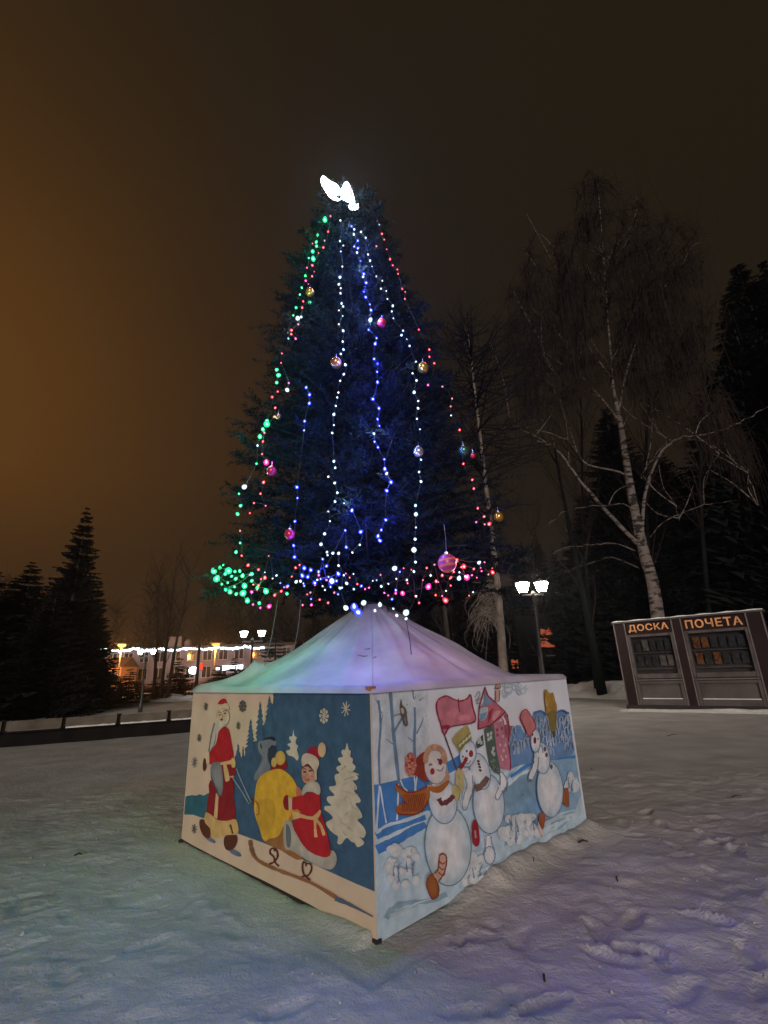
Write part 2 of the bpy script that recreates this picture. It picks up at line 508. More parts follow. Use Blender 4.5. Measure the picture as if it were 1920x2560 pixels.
def wall(name, P, d, n, L_, m, label):
    """a board wall with a slightly uneven foot, 3.5 cm thick, outer face on the line P-d"""
    b = MB(); k = 24
    s = np.linspace(0, L_, k + 1); zb = 0.022 + 0.018 * vnoise(s * 2.3, s * 0 + hash(name) % 7, 51)
    zt = WH + 0.006 * vnoise(s * 3.1, s * 0 + 3, 52)
    V = []
    for off in (0.0, -0.035):
        for z in (zb, zt):
            V += [v3(P + d * s[i] + n * off, z[i]) for i in range(k + 1)]
    q = k + 1
    F = []
    for i in range(k):
        F += [(i, i + 1, q + i + 1, q + i), (2 * q + i + 1, 2 * q + i, 3 * q + i, 3 * q + i + 1), (q + i, q + i + 1, 3 * q + i + 1, 3 * q + i), (i + 1, i, 2 * q + i, 2 * q + i + 1)]
    F += [(0, q, 3 * q, 2 * q), (k, 2 * q + k, 3 * q + k, q + k)]
    o = b.add(V, F).build(name, m, tent)
    if label: o['label'] = label
    return o


PL = wall('mural_wall', CN, UL, NL, WL, M_CREAM, 'cream and blue wall painted with a man in a red coat pulling a sled')
PR = wall('mural_wall', CN + UR * 0.006, UR, NR, WR, M_WHITEP, 'white and blue wall painted with three running snowmen')
wall('back_wall', CN + UL * WL, UR, -NL, WR, M_WHITEP, None) if False else None
FARL = CN + UL * WL; FARR = CN + UR * WR
wall('back_wall', FARL + UR * 0.04, UR, -NR, WR - 0.04, M_WHITEP, None)
wall('back_wall', FARR + UL * 0.04, UL, -NL, WL - 0.08, M_WHITEP, None)
# dark strips standing in for the shaded gap below the boards
b = MB()
for d, n, L_ in ((UL, NL, WL), (UR, NR, WR)):
    c = CN + d * L_ / 2 - n * 0.05
    b.box(v3(c, 0.015), (L_ - 0.10, 0.07, 0.09), rotz(math.atan2(d[1], d[0])))
b.build('gap_shade_strip', M_DARK, tent)
for P in (CN + (TC - CN) * 0.004, FARL, FARR): MB().box(v3(P, 0.0), (0.045, 0.045, 0.04), rotz(0.6)).build('corner_foot', M_DARK, tent)
b = MB().box(v3(CN + (TC - CN) * 0.012, WH + 0.012), (0.055, 0.055, 0.03), rotz(0.79))
b.build('corner_cap', mat('rust_cap', (0.33, 0.13, 0.06), 0.8, var=0.4, scale=12), tent)

# awning: a fabric cone from the mast to the wall tops, with sag, folds and one peak where a guy pulls it
k, m_ = 54, 180
APEX = np.array([-0.19, 5.79, 2.335])
V, F = [], []
PKA = math.atan2(0.05, -1.45)
for i in range(k + 1):
    t = i / k
    for j in range(m_):
        a = 2 * math.pi * j / m_
        q = (a - math.radians(45.5)) % (math.pi / 2)                     # square outline seen from the centre
        edge = (WL / 2 + 0.035) / max(math.cos(q), math.sin(q)) if False else (WL / 2 + 0.03) / max(abs(math.cos(a - math.radians(44.53))), abs(math.sin(a - math.radians(44.53))))
        r0 = 0.13; r = r0 + (edge - r0) * t
        x, y = TC[0] + r * math.cos(a) + (1 - t) * (APEX[0] - TC[0]), TC[1] + r * math.sin(a) + (1 - t) * (APEX[1] - TC[1])
        rr = r / 2.13
        h = max(0.0, 0.70 - rr) / 0.64
        z = WH + 0.028 + (APEX[2] - WH - 0.05) * (h ** 1.06) + 0.045 * max(0, 1 - rr / 0.98) * (rr > 0)
        z += 0.055 * (1 - t) * t * math.cos(4 * (a - math.radians(89))) * 1.3           # ridges towards the corners
        fold = lambda q: 1 - 2 * abs(math.sin(q)) ** 0.6
        z += t * (1 - t) * (0.075 * fold(a * 3.5 + 1.1 * t + 0.4) + 0.055 * fold(a * 8.5 - 1.5 * t) + 0.034 * fold(a * 15 + 2.2 * t)) * (0.6 + 0.8 * (math.sin(a * 2.7 + 1) > 0))
        z += 0.020 * float(vnoise(np.array([x * 3.1 + 9]), np.array([y * 3.1]), 77)[0]) * min(1, 4 * (1 - t))
        da = (a - math.radians(182) + math.pi) % (2 * math.pi) - math.pi
        dx = r * math.cos(da) - 1.38; dy = r * math.sin(da)
        z += 0.115 * 1.7 * math.exp(-abs(dx) / (0.16 if dx < 0 else 0.3)) * math.exp(-(dy / 0.24) ** 2)
        dx = x - 0.36; dy = y - 4.72
        z += 0.05 * math.exp(-(math.hypot(dx, dy) / 0.16) ** 1.2)
        if i == k: z = WH - 0.02
        elif i == k - 1: z = min(z, WH + 0.022)
        V.append((x, y, z))
for i in range(k):
    for j in range(m_): F.append((i * m_ + j, i * m_ + (j + 1) % m_, (i + 1) * m_ + (j + 1) % m_, (i + 1) * m_ + j))
awn = MB().add(V, [f[::-1] for f in F]).build('awning', M_FABRIC, tent, True)


def awn_z(x, y):
    d2 = AV[:, 0:2] - np.array([x, y]); return float(AV[np.argmin((d2 ** 2).sum(1)), 2])


AV = np.array(V)
for q in range(4):
    a = math.radians(44.53 + 45 + 90 * q)
    P = []
    for t in np.linspace(0.04, 0.95, 26):
        jj = int(round((a % (2 * math.pi)) / (2 * math.pi) * m_)) % m_; ii = int(t * k)
        P.append(AV[ii * m_ + jj] + [0, 0, 0.003])
    MB().tube(P, 0.006, 5).build('seam', M_FABRIC, tent, True)
for tx, ty, ln in ((-0.30, 4.75, 0.11), (-0.16, 4.70, 0.06), (-0.24, 4.86, 0.08)):
    P = [(tx + ln * q, ty + 0.02 * math.sin(q * 7), awn_z(tx + ln * q, ty) + 0.004) for q in (0, 0.5, 1)]
    MB().tube(P, [0.002, 0.0035, 0.002], 5).build('fallen_twig', M_BARK, tent)


# ---------------------------------------------------------- mural painting: flat paint films on the boards
class Mural:
    def __init__(s, panel, P, n, ox, oy, sc):
        s.panel, s.P, s.n3, s.ox, s.oy, s.sc = panel, v3(P), v3(n), ox, oy, sc

    def pt(s, z, layer):
        x, y = float(z[0]), float(z[1])                                # paint stays on the board
        if s.ox == 440: x = min(max(x, 134 - (y - 195) * 0.0793), 1447 + (y - 195) * 0.0264); y = max(y, 197.0)
        else: x = min(max(x, 79 + (y - 190) * 0.023), 1408 + (y - 85) * 0.1495); y = max(y, 197 - (x - 75) * 0.0784)
        px, py = s.ox + x * s.sc, s.oy + y * s.sc
        return on_plane(px, py, s.P + s.n3 * (0.0012 + 0.00035 * layer), s.n3)

    def fig(s, name, layer): return Fig(s, name, layer)


class Fig:
    def __init__(s, mu, name, layer): s.mu, s.name, s.l, s.b = mu, name, layer, MB()

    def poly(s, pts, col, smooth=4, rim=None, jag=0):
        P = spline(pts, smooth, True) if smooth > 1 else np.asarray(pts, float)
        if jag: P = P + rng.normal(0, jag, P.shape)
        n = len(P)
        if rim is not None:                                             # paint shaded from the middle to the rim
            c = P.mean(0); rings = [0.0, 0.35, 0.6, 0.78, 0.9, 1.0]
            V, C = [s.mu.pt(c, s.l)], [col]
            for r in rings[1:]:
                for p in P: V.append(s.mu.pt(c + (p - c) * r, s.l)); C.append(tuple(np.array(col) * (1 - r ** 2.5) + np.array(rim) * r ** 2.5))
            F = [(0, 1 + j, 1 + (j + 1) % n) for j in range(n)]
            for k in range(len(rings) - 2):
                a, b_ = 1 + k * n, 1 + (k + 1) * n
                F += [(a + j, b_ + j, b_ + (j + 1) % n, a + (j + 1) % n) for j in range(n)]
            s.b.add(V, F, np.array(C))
        else:
            F = geometry.tessellate_polygon([[Vector((p[0], p[1], 0)) for p in P]])
            s.b.add([s.mu.pt(p, s.l) for p in P], [tuple(f) for f in F], col)
        s.l += 1
        return s

    def ell(s, c, rx, ry, col, rim=None, rot=0.0, n=26):
        a = np.arange(n) * 2 * math.pi / n; ca, sa = math.cos(rot), math.sin(rot)
        x, y = rx * np.cos(a), ry * np.sin(a)
        return s.poly(np.stack([c[0] + x * ca - y * sa, c[1] + x * sa + y * ca], -1), col, 1, rim)

    def line(s, pts, w, col, n=5, closed=False, taper=False):
        P = spline(pts, n, closed)
        T = np.gradient(P, axis=0)
        if closed: T = np.roll(P, -1, 0) - np.roll(P, 1, 0)
        T /= np.linalg.norm(T, axis=1)[:, None] + 1e-9
        Nn = np.stack([-T[:, 1], T[:, 0]], -1); m = len(P)
        W = np.full(m, w / 2.0) * (1 + 0.18 * rng.normal(0, 1, m).clip(-1.5, 1.5))
        if taper: W *= np.linspace(1, 0.25, m)
        V = [s.mu.pt(p, s.l) for p in P + Nn * W[:, None]] + [s.mu.pt(p, s.l) for p in P - Nn * W[:, None]]
        F = [(i, (i + 1) % m, m + (i + 1) % m, m + i) for i in range(m if closed else m - 1)]
        s.b.add(V, F, col); s.l += 1
        return s

    def outl(s, c, rx, ry, w, col, rot=0.0):
        a = np.arange(18) * 2 * math.pi / 18; ca, sa = math.cos(rot), math.sin(rot)
        x, y = rx * np.cos(a), ry * np.sin(a)
        return s.line(np.stack([c[0] + x * ca - y * sa, c[1] + x * sa + y * ca], -1), w, col, 3, True)

    def done(s, label=None):
        o = s.b.build(s.name, M_PAINT, s.mu.panel)
        if label: o['label'] = label
        return o


L_ = Mural(PL, CN, NL, 440, 1660, 520 / 1554)
NAVY, RED, DRED = (0.046, 0.098, 0.170), (0.40, 0.016, 0.024), (0.24, 0.014, 0.020)
CREAM, YEL, OCH = (0.60, 0.47, 0.31), (0.62, 0.36, 0.035), (0.42, 0.22, 0.03)
BROWN, DBR, GREY, SKIN = (0.19, 0.065, 0.022), (0.10, 0.028, 0.016), (0.25, 0.26, 0.27), (0.50, 0.27, 0.18)
IVORY, DGR = (0.52, 0.46, 0.36), (0.06, 0.065, 0.075)
f = L_.fig('painted_night_sky', 0)
f.poly([(735, 190), (1453, 190), (1484, 1700), (1330, 1635), (1160, 1558), (900, 1440), (650, 1335), (455, 1265), (440, 1100), (425, 900), (440, 690), (520, 625), (600, 570), (662, 440), (700, 320)], NAVY, 1)
f.poly([(62, 990), (90, 985), (120, 972), (150, 985), (180, 970), (210, 985), (245, 965), (300, 980), (300, 1150), (200, 1150), (130, 1132), (48, 1122)], (0.03, 0.12, 0.16), 1, jag=3)
for k in range(9):                                                   # broad brush patches in the blue
    cx, cy = rng.uniform(860, 1330), rng.uniform(420, 1150)
    f.ell((cx, cy), rng.uniform(50, 110), rng.uniform(90, 210), tuple(np.array(NAVY) * rng.uniform(0.98, 1.16)), NAVY)
f.done()


def spruce_edge(cx, top, bot, w, lean=0.0):
    P = [(cx, top)]; n = 9
    for i in range(1, n + 1):
        y = top + (bot - top) * i / n; ww = w * (i / n) ** 0.8
        P += [(cx + ww + lean * i, y), (cx + ww * 0.55, y + 4)]
    Lp = []
    for i in range(1, n + 1):
        y = top + (bot - top) * i / n + 6; ww = w * (i / n) ** 0.8
        Lp += [(cx - ww - lean * i, y), (cx - ww * 0.5, y + 4)]
    return P + Lp[::-1]


for cx, top, bot, w in ((462, 590, 700, 24), (500, 612, 700, 22), (556, 410, 690, 50), (628, 275, 640, 52), (697, 235, 600, 62)):
    L_.fig('painted_spruce', 12).poly(spruce_edge(cx, top, bot, w), NAVY, 1, jag=2).done('dark blue spruce silhouette')
for pts in ([(712, 225), (728, 240), (722, 300), (712, 280)], [(650, 330), (664, 350), (660, 430), (650, 400)], [(580, 470), (590, 520), (605, 570), (590, 560)], [(487, 620), (496, 650), (490, 700), (480, 660)], [(508, 630), (517, 660), (510, 690)]):
    L_.fig('painted_snow_patch', 14).poly(pts, CREAM, 2).done()


def flake(c, r, col, ring=False, n=4, w=7, squash=0.62):
    f = L_.fig('painted_snowflake', 14)
    for i in range(n):
        a = math.pi * i / n + 0.2; dx, dy = r * math.cos(a) * squash, r * math.sin(a)
        f.line([(c[0] - dx, c[1] - dy), c, (c[0] + dx, c[1] + dy)], w, col, 2)
    if ring:
        for i in range(8):
            a = math.pi * i / 4; f.ell((c[0] + r * 0.8 * squash * math.cos(a), c[1] + r * 0.8 * math.sin(a)), 9, 12, col)
    f.done()


for c, r in (((222, 318), 30), ((497, 315), 42), ((465, 460), 30), ((172, 552), 30), ((138, 735), 40), ((135, 1232), 36)): flake(c, r, tuple(np.array((0.10, 0.09, 0.085)) * (1.5 if c[1] == 735 else 1)), c[0] == 497)
flake((1105, 388), 56, IVORY, True, 4, 8); flake((1268, 335), 56, IVORY, False, 4, 8)

f = L_.fig('painted_white_tree', 16)
TREE = [(1278, 588), (1290, 640), (1306, 650), (1302, 690), (1322, 710), (1318, 740), (1341, 765), (1330, 795), (1318, 800), (1345, 830), (1362, 850), (1345, 868), (1322, 872), (1345, 905), (1352, 935), (1330, 950), (1372, 1000), (1377, 1032), (1340, 1045), (1375, 1095), (1391, 1145), (1355, 1165), (1400, 1215), (1419, 1262), (1400, 1300), (1372, 1290), (1405, 1330), (1395, 1352), (1355, 1368), (1335, 1335), (1312, 1330), (1282, 1300), (1262, 1310), (1235, 1345), (1205, 1340), (1210, 1290), (1182, 1270), (1150, 1240), (1122, 1200), (1128, 1178), (1172, 1150), (1140, 1110), (1108, 1085), (1118, 1060), (1160, 1058), (1128, 1020), (1135, 990), (1185, 982), (1150, 940), (1148, 915), (1195, 905), (1185, 850), (1192, 825), (1222, 815), (1198, 785), (1205, 765), (1235, 752), (1212, 720), (1216, 700), (1246, 692), (1236, 660), (1244, 640), (1264, 638)]
f.poly(TREE, IVORY, 3)
for k in range(14): f.line([(1280 + rng.uniform(-60, 60), 760 + k * 38), (1285 + rng.uniform(-80, 80), 790 + k * 38)], 12, tuple(np.array(IVORY) * rng.uniform(0.72, 0.9)), 3)
f.done('large white snowy tree')
L_.fig('painted_white_tree', 16).poly([(878, 490), (884, 535), (903, 548), (893, 575), (898, 600), (912, 612), (903, 645), (917, 690), (905, 722), (885, 700), (868, 690), (840, 682), (822, 650), (850, 640), (852, 620), (832, 600), (862, 585), (846, 560), (850, 540), (868, 540)], IVORY, 3).done('small white snowy tree')

f = L_.fig('painted_man', 18)
f.ell((255, 1312), 45, 14, (0.13, 0.16, 0.22), rot=0.55); f.ell((440, 1410), 52, 18, (0.10, 0.14, 0.22), rot=0.5)
f.poly([(178, 1165), (215, 1168), (255, 1230), (250, 1300), (208, 1288), (178, 1225)], DBR)
f.poly([(368, 1285), (440, 1270), (458, 1318), (432, 1378), (382, 1392), (357, 1345)], DBR)
f.line([(410, 1205), (420, 1270)], 12, DBR)
f.poly([(255, 870), (420, 850), (430, 1000), (442, 1170), (330, 1172), (228, 1108), (248, 960)], DRED, 2)
f.poly([(222, 1110), (265, 1128), (310, 1165), (380, 1172), (450, 1163), (463, 1265), (380, 1278), (300, 1300), (262, 1290), (255, 1230), (215, 1180)], (0.56, 0.37, 0.14), 3)
f.line([(405, 1200), (425, 1268)], 12, DBR)
f.poly([(298, 965), (320, 960), (308, 1158), (283, 1142)], (0.60, 0.40, 0.20), 1)
f.poly([(330, 740), (430, 712), (446, 790), (440, 832), (400, 836), (385, 870), (300, 870)], DRED, 2)
f.poly([(345, 465), (392, 488), (414, 590), (430, 690), (412, 720), (330, 735), (252, 748), (245, 660), (290, 610), (310, 505)], RED, 3)
f.poly([(325, 738), (405, 720), (418, 702), (440, 712), (443, 768), (418, 772), (408, 748), (335, 756)], (0.62, 0.42, 0.18), 2)
f.poly([(352, 752), (376, 752), (402, 858), (388, 874), (368, 872)], (0.62, 0.42, 0.18), 2)
f.poly([(265, 750), (330, 738), (352, 860), (345, 965), (325, 985), (302, 930), (262, 860)], GREY, 3, (0.15, 0.155, 0.16))
f.line([(262, 840), (300, 940), (318, 985)], 8, DGR)
f.poly([(296, 425), (346, 440), (352, 468), (318, 505), (300, 590), (262, 640), (248, 655), (258, 560)], (0.50, 0.45, 0.38), 3)
f.line([(288, 440), (262, 540), (246, 655)], 11, (0.16, 0.165, 0.175)); f.line([(300, 520), (285, 600), (262, 640)], 7, (0.17, 0.175, 0.185))
f.poly([(225, 662), (247, 660), (248, 745), (222, 738)], CREAM, 2)
f.poly([(208, 706), (224, 716), (222, 780), (206, 800), (199, 760)], DBR, 3)
f.ell((350, 382), 48, 54, (0.56, 0.40, 0.27)); f.outl((350, 384), 46, 52, 4, (0.32, 0.26, 0.2))
f.poly([(306, 392), (330, 430), (372, 420), (394, 380), (392, 430), (355, 470), (318, 462)], (0.55, 0.48, 0.39), 3)
f.ell((328, 380), 10, 5, DGR, rot=-0.3); f.ell((366, 368), 10, 5, DGR, rot=-0.3)
f.line([(314, 366), (326, 358), (340, 366)], 5, DGR); f.line([(352, 356), (366, 346), (382, 352)], 5, DGR)
f.line([(344, 372), (350, 395), (338, 402)], 4, (0.25, 0.13, 0.09)); f.ell((340, 415), 10, 8, DBR)
f.poly([(308, 348), (312, 302), (375, 290), (398, 334), (380, 336), (345, 330)], (0.60, 0.45, 0.30), 2)
f.poly([(314, 302), (328, 270), (362, 258), (375, 292)], RED, 2)
f.done('bearded man in a long red coat')

L_.fig('painted_rope', 34).line([(430, 860), (490, 950), (545, 1045)], 9, (0.22, 0.28, 0.36)).line([(450, 780), (500, 900), (562, 1035)], 9, (0.22, 0.28, 0.36)).done()
f = L_.fig('painted_grey_deer', 20)
f.poly([(614, 588), (650, 572), (700, 566), (738, 556), (748, 604), (716, 606), (692, 640), (682, 700), (705, 760), (690, 810), (640, 832), (590, 872), (588, 822), (620, 772), (644, 700), (618, 650)], (0.17, 0.19, 0.22), 3)
f.poly([(650, 560), (690, 546), (736, 545), (740, 580), (700, 560)], (0.02, 0.022, 0.03), 2)
f.poly([(690, 630), (740, 612), (745, 650), (700, 750), (690, 690)], (0.03, 0.04, 0.06), 2)
f.poly([(628, 588), (642, 610), (640, 640), (630, 620)], (0.05, 0.055, 0.065), 2); f.done()
f = L_.fig('painted_sled', 22)
f.poly([(545, 1020), (580, 1000), (612, 1030), (620, 1120), (600, 1130), (580, 1060)], (0.085, 0.05, 0.05), 3)
f.poly([(655, 1322), (740, 1285), (815, 1180), (870, 1330), (950, 1440), (900, 1462), (780, 1390)], (0.30, 0.13, 0.045), 2)
f.line([(552, 1315), (568, 1400), (612, 1468), (760, 1540), (1000, 1632), (1195, 1745)], 28, (0.26, 0.115, 0.05))
f.line([(552, 1315), (566, 1390), (605, 1460)], 14, (0.17, 0.09, 0.045))
f.line([(1190, 1752), (1300, 1800), (1470, 1888)], 34, (0.09, 0.11, 0.17), taper=True)
for pts in ([(695, 1495), (732, 1478), (728, 1440), (702, 1415), (706, 1385), (728, 1378), (738, 1400)], [(768, 1512), (738, 1478), (758, 1440), (752, 1395), (735, 1378)],
            [(938, 1588), (985, 1580), (1010, 1540), (1008, 1500), (978, 1492), (968, 1512)], [(1005, 1615), (960, 1580), (944, 1530), (950, 1480), (972, 1490)]): f.line(pts, 13, DBR)
f.done()
f = L_.fig('painted_sack', 28)
f.poly([(712, 768), (760, 745), (822, 722), (824, 782), (770, 800), (718, 792)], DRED, 2)
f.poly([(720, 790), (790, 788), (860, 840), (898, 905), (905, 950), (945, 985), (890, 1030), (935, 1090), (870, 1150), (812, 1200), (765, 1285), (700, 1305), (655, 1318), (622, 1222), (584, 1090), (600, 900), (640, 832)], YEL, 4)
f.poly([(668, 1000), (720, 1020), (742, 1080), (732, 1180), (690, 1260), (650, 1290), (612, 1190), (600, 1060)], tuple(np.array(YEL) * 0.84), 3)
f.poly([(880, 1090), (935, 1090), (900, 1150), (830, 1190)], (0.45, 0.22, 0.04), 3)
f.poly([(900, 910), (948, 960), (930, 985), (900, 990)], (0.50, 0.17, 0.09), 2)
f.line([(592, 1020), (616, 1060), (618, 1120), (600, 1125)], 12, (0.30, 0.15, 0.03))
f.ell((732, 735), 20, 36, (0.55, 0.38, 0.12)); f.ell((780, 702), 38, 54, (0.62, 0.42, 0.11), (0.50, 0.30, 0.06)); f.done('yellow sack on the sled')
f = L_.fig('painted_girl', 46)
f.poly([(812, 1180), (852, 1172), (885, 1210), (915, 1300), (985, 1392), (1090, 1442), (1150, 1432), (1168, 1392), (1198, 1425), (1196, 1490), (1152, 1536), (1040, 1502), (940, 1440), (880, 1405), (850, 1392), (815, 1382), (800, 1290)], (0.44, 0.40, 0.34), 3, (0.33, 0.30, 0.26))
f.poly([(822, 1200), (850, 1222), (862, 1300), (850, 1368), (826, 1350)], (0.12, 0.135, 0.15), 3)
f.poly([(862, 1005), (900, 990), (960, 975), (1020, 955), (1076, 982), (1080, 1092), (1112, 1200), (1150, 1370), (1150, 1432), (1090, 1442), (982, 1392), (912, 1292), (868, 1190), (942, 1130), (905, 1085), (862, 1088)], RED, 2)
f.poly([(818, 980), (840, 995), (845, 1085), (812, 1082), (799, 1025)], DRED, 3)
f.poly([(838, 992), (868, 1000), (866, 1092), (843, 1090)], (0.60, 0.44, 0.28), 1)
f.poly([(870, 1098), (940, 1122), (1020, 1140), (1074, 1088), (1082, 1116), (1040, 1168), (930, 1148), (880, 1162)], (0.60, 0.36, 0.16), 2)
f.line([(1040, 1165), (1040, 1230), (1045, 1294)], 22, (0.60, 0.36, 0.16)); f.line([(1048, 1160), (1085, 1215), (1106, 1280)], 20, (0.60, 0.36, 0.16))
f.poly([(945, 765), (990, 746), (1032, 800), (1036, 880), (990, 892), (955, 882), (940, 830)], SKIN, 3)
f.ell((962, 806), 13, 8, DGR); f.ell((1003, 797), 14, 8, DGR); f.line([(948, 788), (962, 782), (976, 790)], 5, DBR); f.line([(990, 780), (1005, 775), (1020, 784)], 5, DBR)
f.line([(980, 815), (976, 838)], 5, (0.33, 0.15, 0.1)); f.line([(962, 862), (980, 868), (998, 856)], 8, (0.33, 0.04, 0.04)); f.ell((958, 845), 12, 9, (0.50, 0.18, 0.12)); f.ell((1015, 838), 12, 9, (0.50, 0.18, 0.12))
f.poly([(940, 790), (950, 752), (990, 742), (1030, 780), (1040, 840), (1026, 806), (990, 768), (955, 770)], DBR, 2)
f.poly([(945, 935), (968, 900), (992, 882), (1050, 880), (1078, 920), (1072, 978), (1020, 956), (968, 960), (945, 985)], (0.50, 0.45, 0.37), 3, (0.40, 0.36, 0.3))
f.poly([(972, 672), (1000, 625), (1062, 622), (1078, 700), (1042, 700)], (0.30, 0.014, 0.03), 2)
f.poly([(940, 694), (975, 666), (1042, 690), (1070, 740), (1052, 800), (1052, 862), (1036, 860), (1030, 800), (986, 744), (944, 765)], (0.53, 0.44, 0.35), 3)
f.ell((1090, 641), 30, 56, (0.60, 0.42, 0.24), (0.50, 0.34, 0.2)); f.done('girl in a red coat and cap')

# ---- right wall
R_ = Mural(PR, CN, NR, 900, 1660, 600 / 1659)
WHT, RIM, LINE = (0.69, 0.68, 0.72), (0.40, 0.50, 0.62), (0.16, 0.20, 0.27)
BLU, MBLU, PBLU = (0.065, 0.20, 0.50), (0.18, 0.33, 0.52), (0.36, 0.47, 0.57)
f = R_.fig('painted_snow_field', 0)
f.poly([(92, 835), (1500, 640), (1575, 1135), (1300, 1290), (700, 1600), (116, 1935)], (0.44, 0.56, 0.67), 1)
f.poly([(80, 195), (470, 165), (485, 700), (480, 780), (95, 830)], (0.44, 0.50, 0.58), 1, (0.56, 0.58, 0.63))
f.poly([(96, 838), (330, 785), (480, 760), (490, 1010), (300, 1070), (110, 1160)], BLU, 1)
f.poly([(600, 680), (700, 620), (720, 700), (610, 760)], BLU, 1)
f.poly([(985, 830), (1090, 730), (1250, 690), (1505, 610), (1545, 900), (1380, 1150), (1230, 1090), (1000, 1260)], MBLU, 2, (0.27, 0.40, 0.52))
f.poly([(1000, 840), (1200, 760), (1220, 900), (1100, 960), (1010, 1000)], (0.17, 0.28, 0.40), 3, (0.22, 0.34, 0.46))
f.line([(115, 1285), (220, 1235), (330, 1170), (450, 1100)], 66, BLU); f.line([(112, 1190), (250, 1130), (450, 1050)], 44, BLU)
f.line([(135, 1222), (240, 1180), (350, 1120), (450, 1085)], 26, (0.55, 0.62, 0.7), taper=True); f.line([(110, 1168), (190, 1115), (320, 1080), (470, 1020)], 22, (0.50, 0.60, 0.7))
f.line([(180, 1760), (230, 1690), (330, 1650), (480, 1640), (600, 1590)], 36, (0.24, 0.36, 0.45)); f.line([(700, 1560), (900, 1420), (1100, 1330), (1250, 1240)], 60, (0.34, 0.46, 0.56))
f.line([(1300, 1210), (1350, 1130), (1450, 1060)], 26, (0.50, 0.60, 0.68)); f.line([(1270, 1180), (1330, 1080), (1480, 1040)], 20, (0.5, 0.6, 0.68))
f.line([(1010, 850), (1100, 770), (1180, 730), (1200, 690)], 18, (0.55, 0.63, 0.72)); f.line([(1020, 820), (1100, 720), (1200, 640), (1490, 600)], 22, (0.48, 0.60, 0.74)); f.line([(1040, 780), (1180, 690), (1300, 660), (1490, 640)], 20, BLU)
for k in range(16):
    x = rng.uniform(150, 1350); y0 = 1900 - (x - 116) * 0.55 - rng.uniform(40, 260)
    f.line([(x, y0), (x + 60, y0 - 38 + rng.uniform(-10, 10)), (x + rng.uniform(110, 190), y0 - 70)], rng.uniform(14, 40), tuple(np.array((0.43, 0.53, 0.60)) * rng.uniform(0.9, 1.2)), 4, taper=True)
f.done()
f = R_.fig('painted_bare_tree', 34)
TB = (0.13, 0.20, 0.30)
for pts, w in (([(128, 250), (142, 420), (130, 620), (136, 840)], 14), ([(210, 195), (222, 360), (232, 480), (250, 650), (272, 840)], 22), ([(232, 480), (262, 420), (300, 360)], 12), ([(238, 560), (210, 540), (178, 518)], 10), ([(250, 640), (300, 560)], 0), ([(378, 300), (380, 420), (376, 560), (388, 770)], 16), ([(376, 540), (330, 505)], 9), ([(392, 480), (430, 400), (436, 365)], 9), ([(222, 360), (290, 340), (335, 330)], 8), ([(365, 180), (372, 240), (388, 215)], 8), ([(410, 250), (440, 230)], 7), ([(142, 420), (160, 340)], 7), ([(136, 300), (108, 240)], 7)):
    if w: f.line(pts, w, TB, 5, taper=w < 12)
for pts in ([(134, 840), (124, 1000), (114, 1150)], [(140, 845), (160, 980), (182, 1100)], [(266, 830), (262, 960), (256, 1080)], [(280, 800), (300, 850), (330, 880)], [(374, 770), (388, 900), (400, 1010)], [(396, 770), (382, 860), (378, 980)]): f.line(pts, 11, (0.55, 0.62, 0.72))
f.done()
f = R_.fig('painted_bird', 52)
f.poly([(284, 240), (292, 280), (318, 310), (325, 360), (330, 420), (305, 425), (290, 385), (278, 330), (274, 285)], (0.10, 0.09, 0.09), 3)
f.poly([(280, 310), (298, 305), (306, 335), (292, 345)], (0.45, 0.38, 0.28), 2); f.line([(310, 370), (318, 418)], 8, (0.22, 0.2, 0.18)); f.done()
f = R_.fig('painted_flag', 52)
PNK, DPK = (0.46, 0.155, 0.20), (0.23, 0.022, 0.055)
FL = [(528, 280), (548, 240), (600, 220), (640, 240), (690, 256), (740, 240), (764, 212), (778, 290), (800, 375), (780, 405), (700, 420), (620, 436), (582, 488), (556, 410), (535, 340)]
f.poly(FL, PNK, 3)
for c, rx, ry, k in (((650, 340), 60, 45, 1.25), ((720, 370), 55, 28, 1.45), ((590, 300), 40, 40, 0.85), ((740, 300), 26, 45, 0.88)): f.ell(c, rx, ry, tuple(np.array(PNK) * k), PNK)
f.line(FL, 10, DPK, 3, True); f.line([(560, 440), (620, 432)], 26, (0.28, 0.03, 0.05)); f.line([(680, 240), (684, 300), (690, 330)], 8, DPK)
f.line([(583, 488), (630, 620), (682, 768)], 9, (0.10, 0.06, 0.055)); f.done('pink flag on a pole')
f = R_.fig('painted_cloud', 34)
for k in range(16):
    c = (1075 + rng.uniform(-85, 80), 165 + rng.uniform(-55, 60)); r = rng.uniform(10, 30)
    f.line([(c[0] + r * math.cos(a), c[1] + r * math.sin(a)) for a in np.linspace(0, 5, 8)], 7, (0.42, 0.49, 0.57))
f.done()
f = R_.fig('painted_scribble', 34)
f.line([(795, 230), (820, 190), (828, 215), (800, 255), (832, 235), (805, 272), (838, 265)], 7, (0.30, 0.28, 0.33)); f.done()
f = R_.fig('painted_forest', 34)
f.poly([(1195, 350), (1215, 325), (1260, 330), (1300, 350), (1370, 325), (1430, 330), (1458, 360), (1498, 600), (1380, 650), (1100, 700), (1040, 720), (1035, 560), (1060, 440), (1110, 425), (1130, 470), (1190, 500)], (0.14, 0.25, 0.46), 2)
for k in range(90):
    cx, cy = rng.uniform(1050, 1470), rng.uniform(370, 620)
    if cx < 1190 and cy < 460: continue
    f.line([(cx - 15, cy + 22), (cx - 8, cy - 20), (cx + 8, cy - 24), (cx + 16, cy + 20)], 8, tuple(np.array((0.38, 0.47, 0.62)) * rng.uniform(0.6, 1.1)), 3)
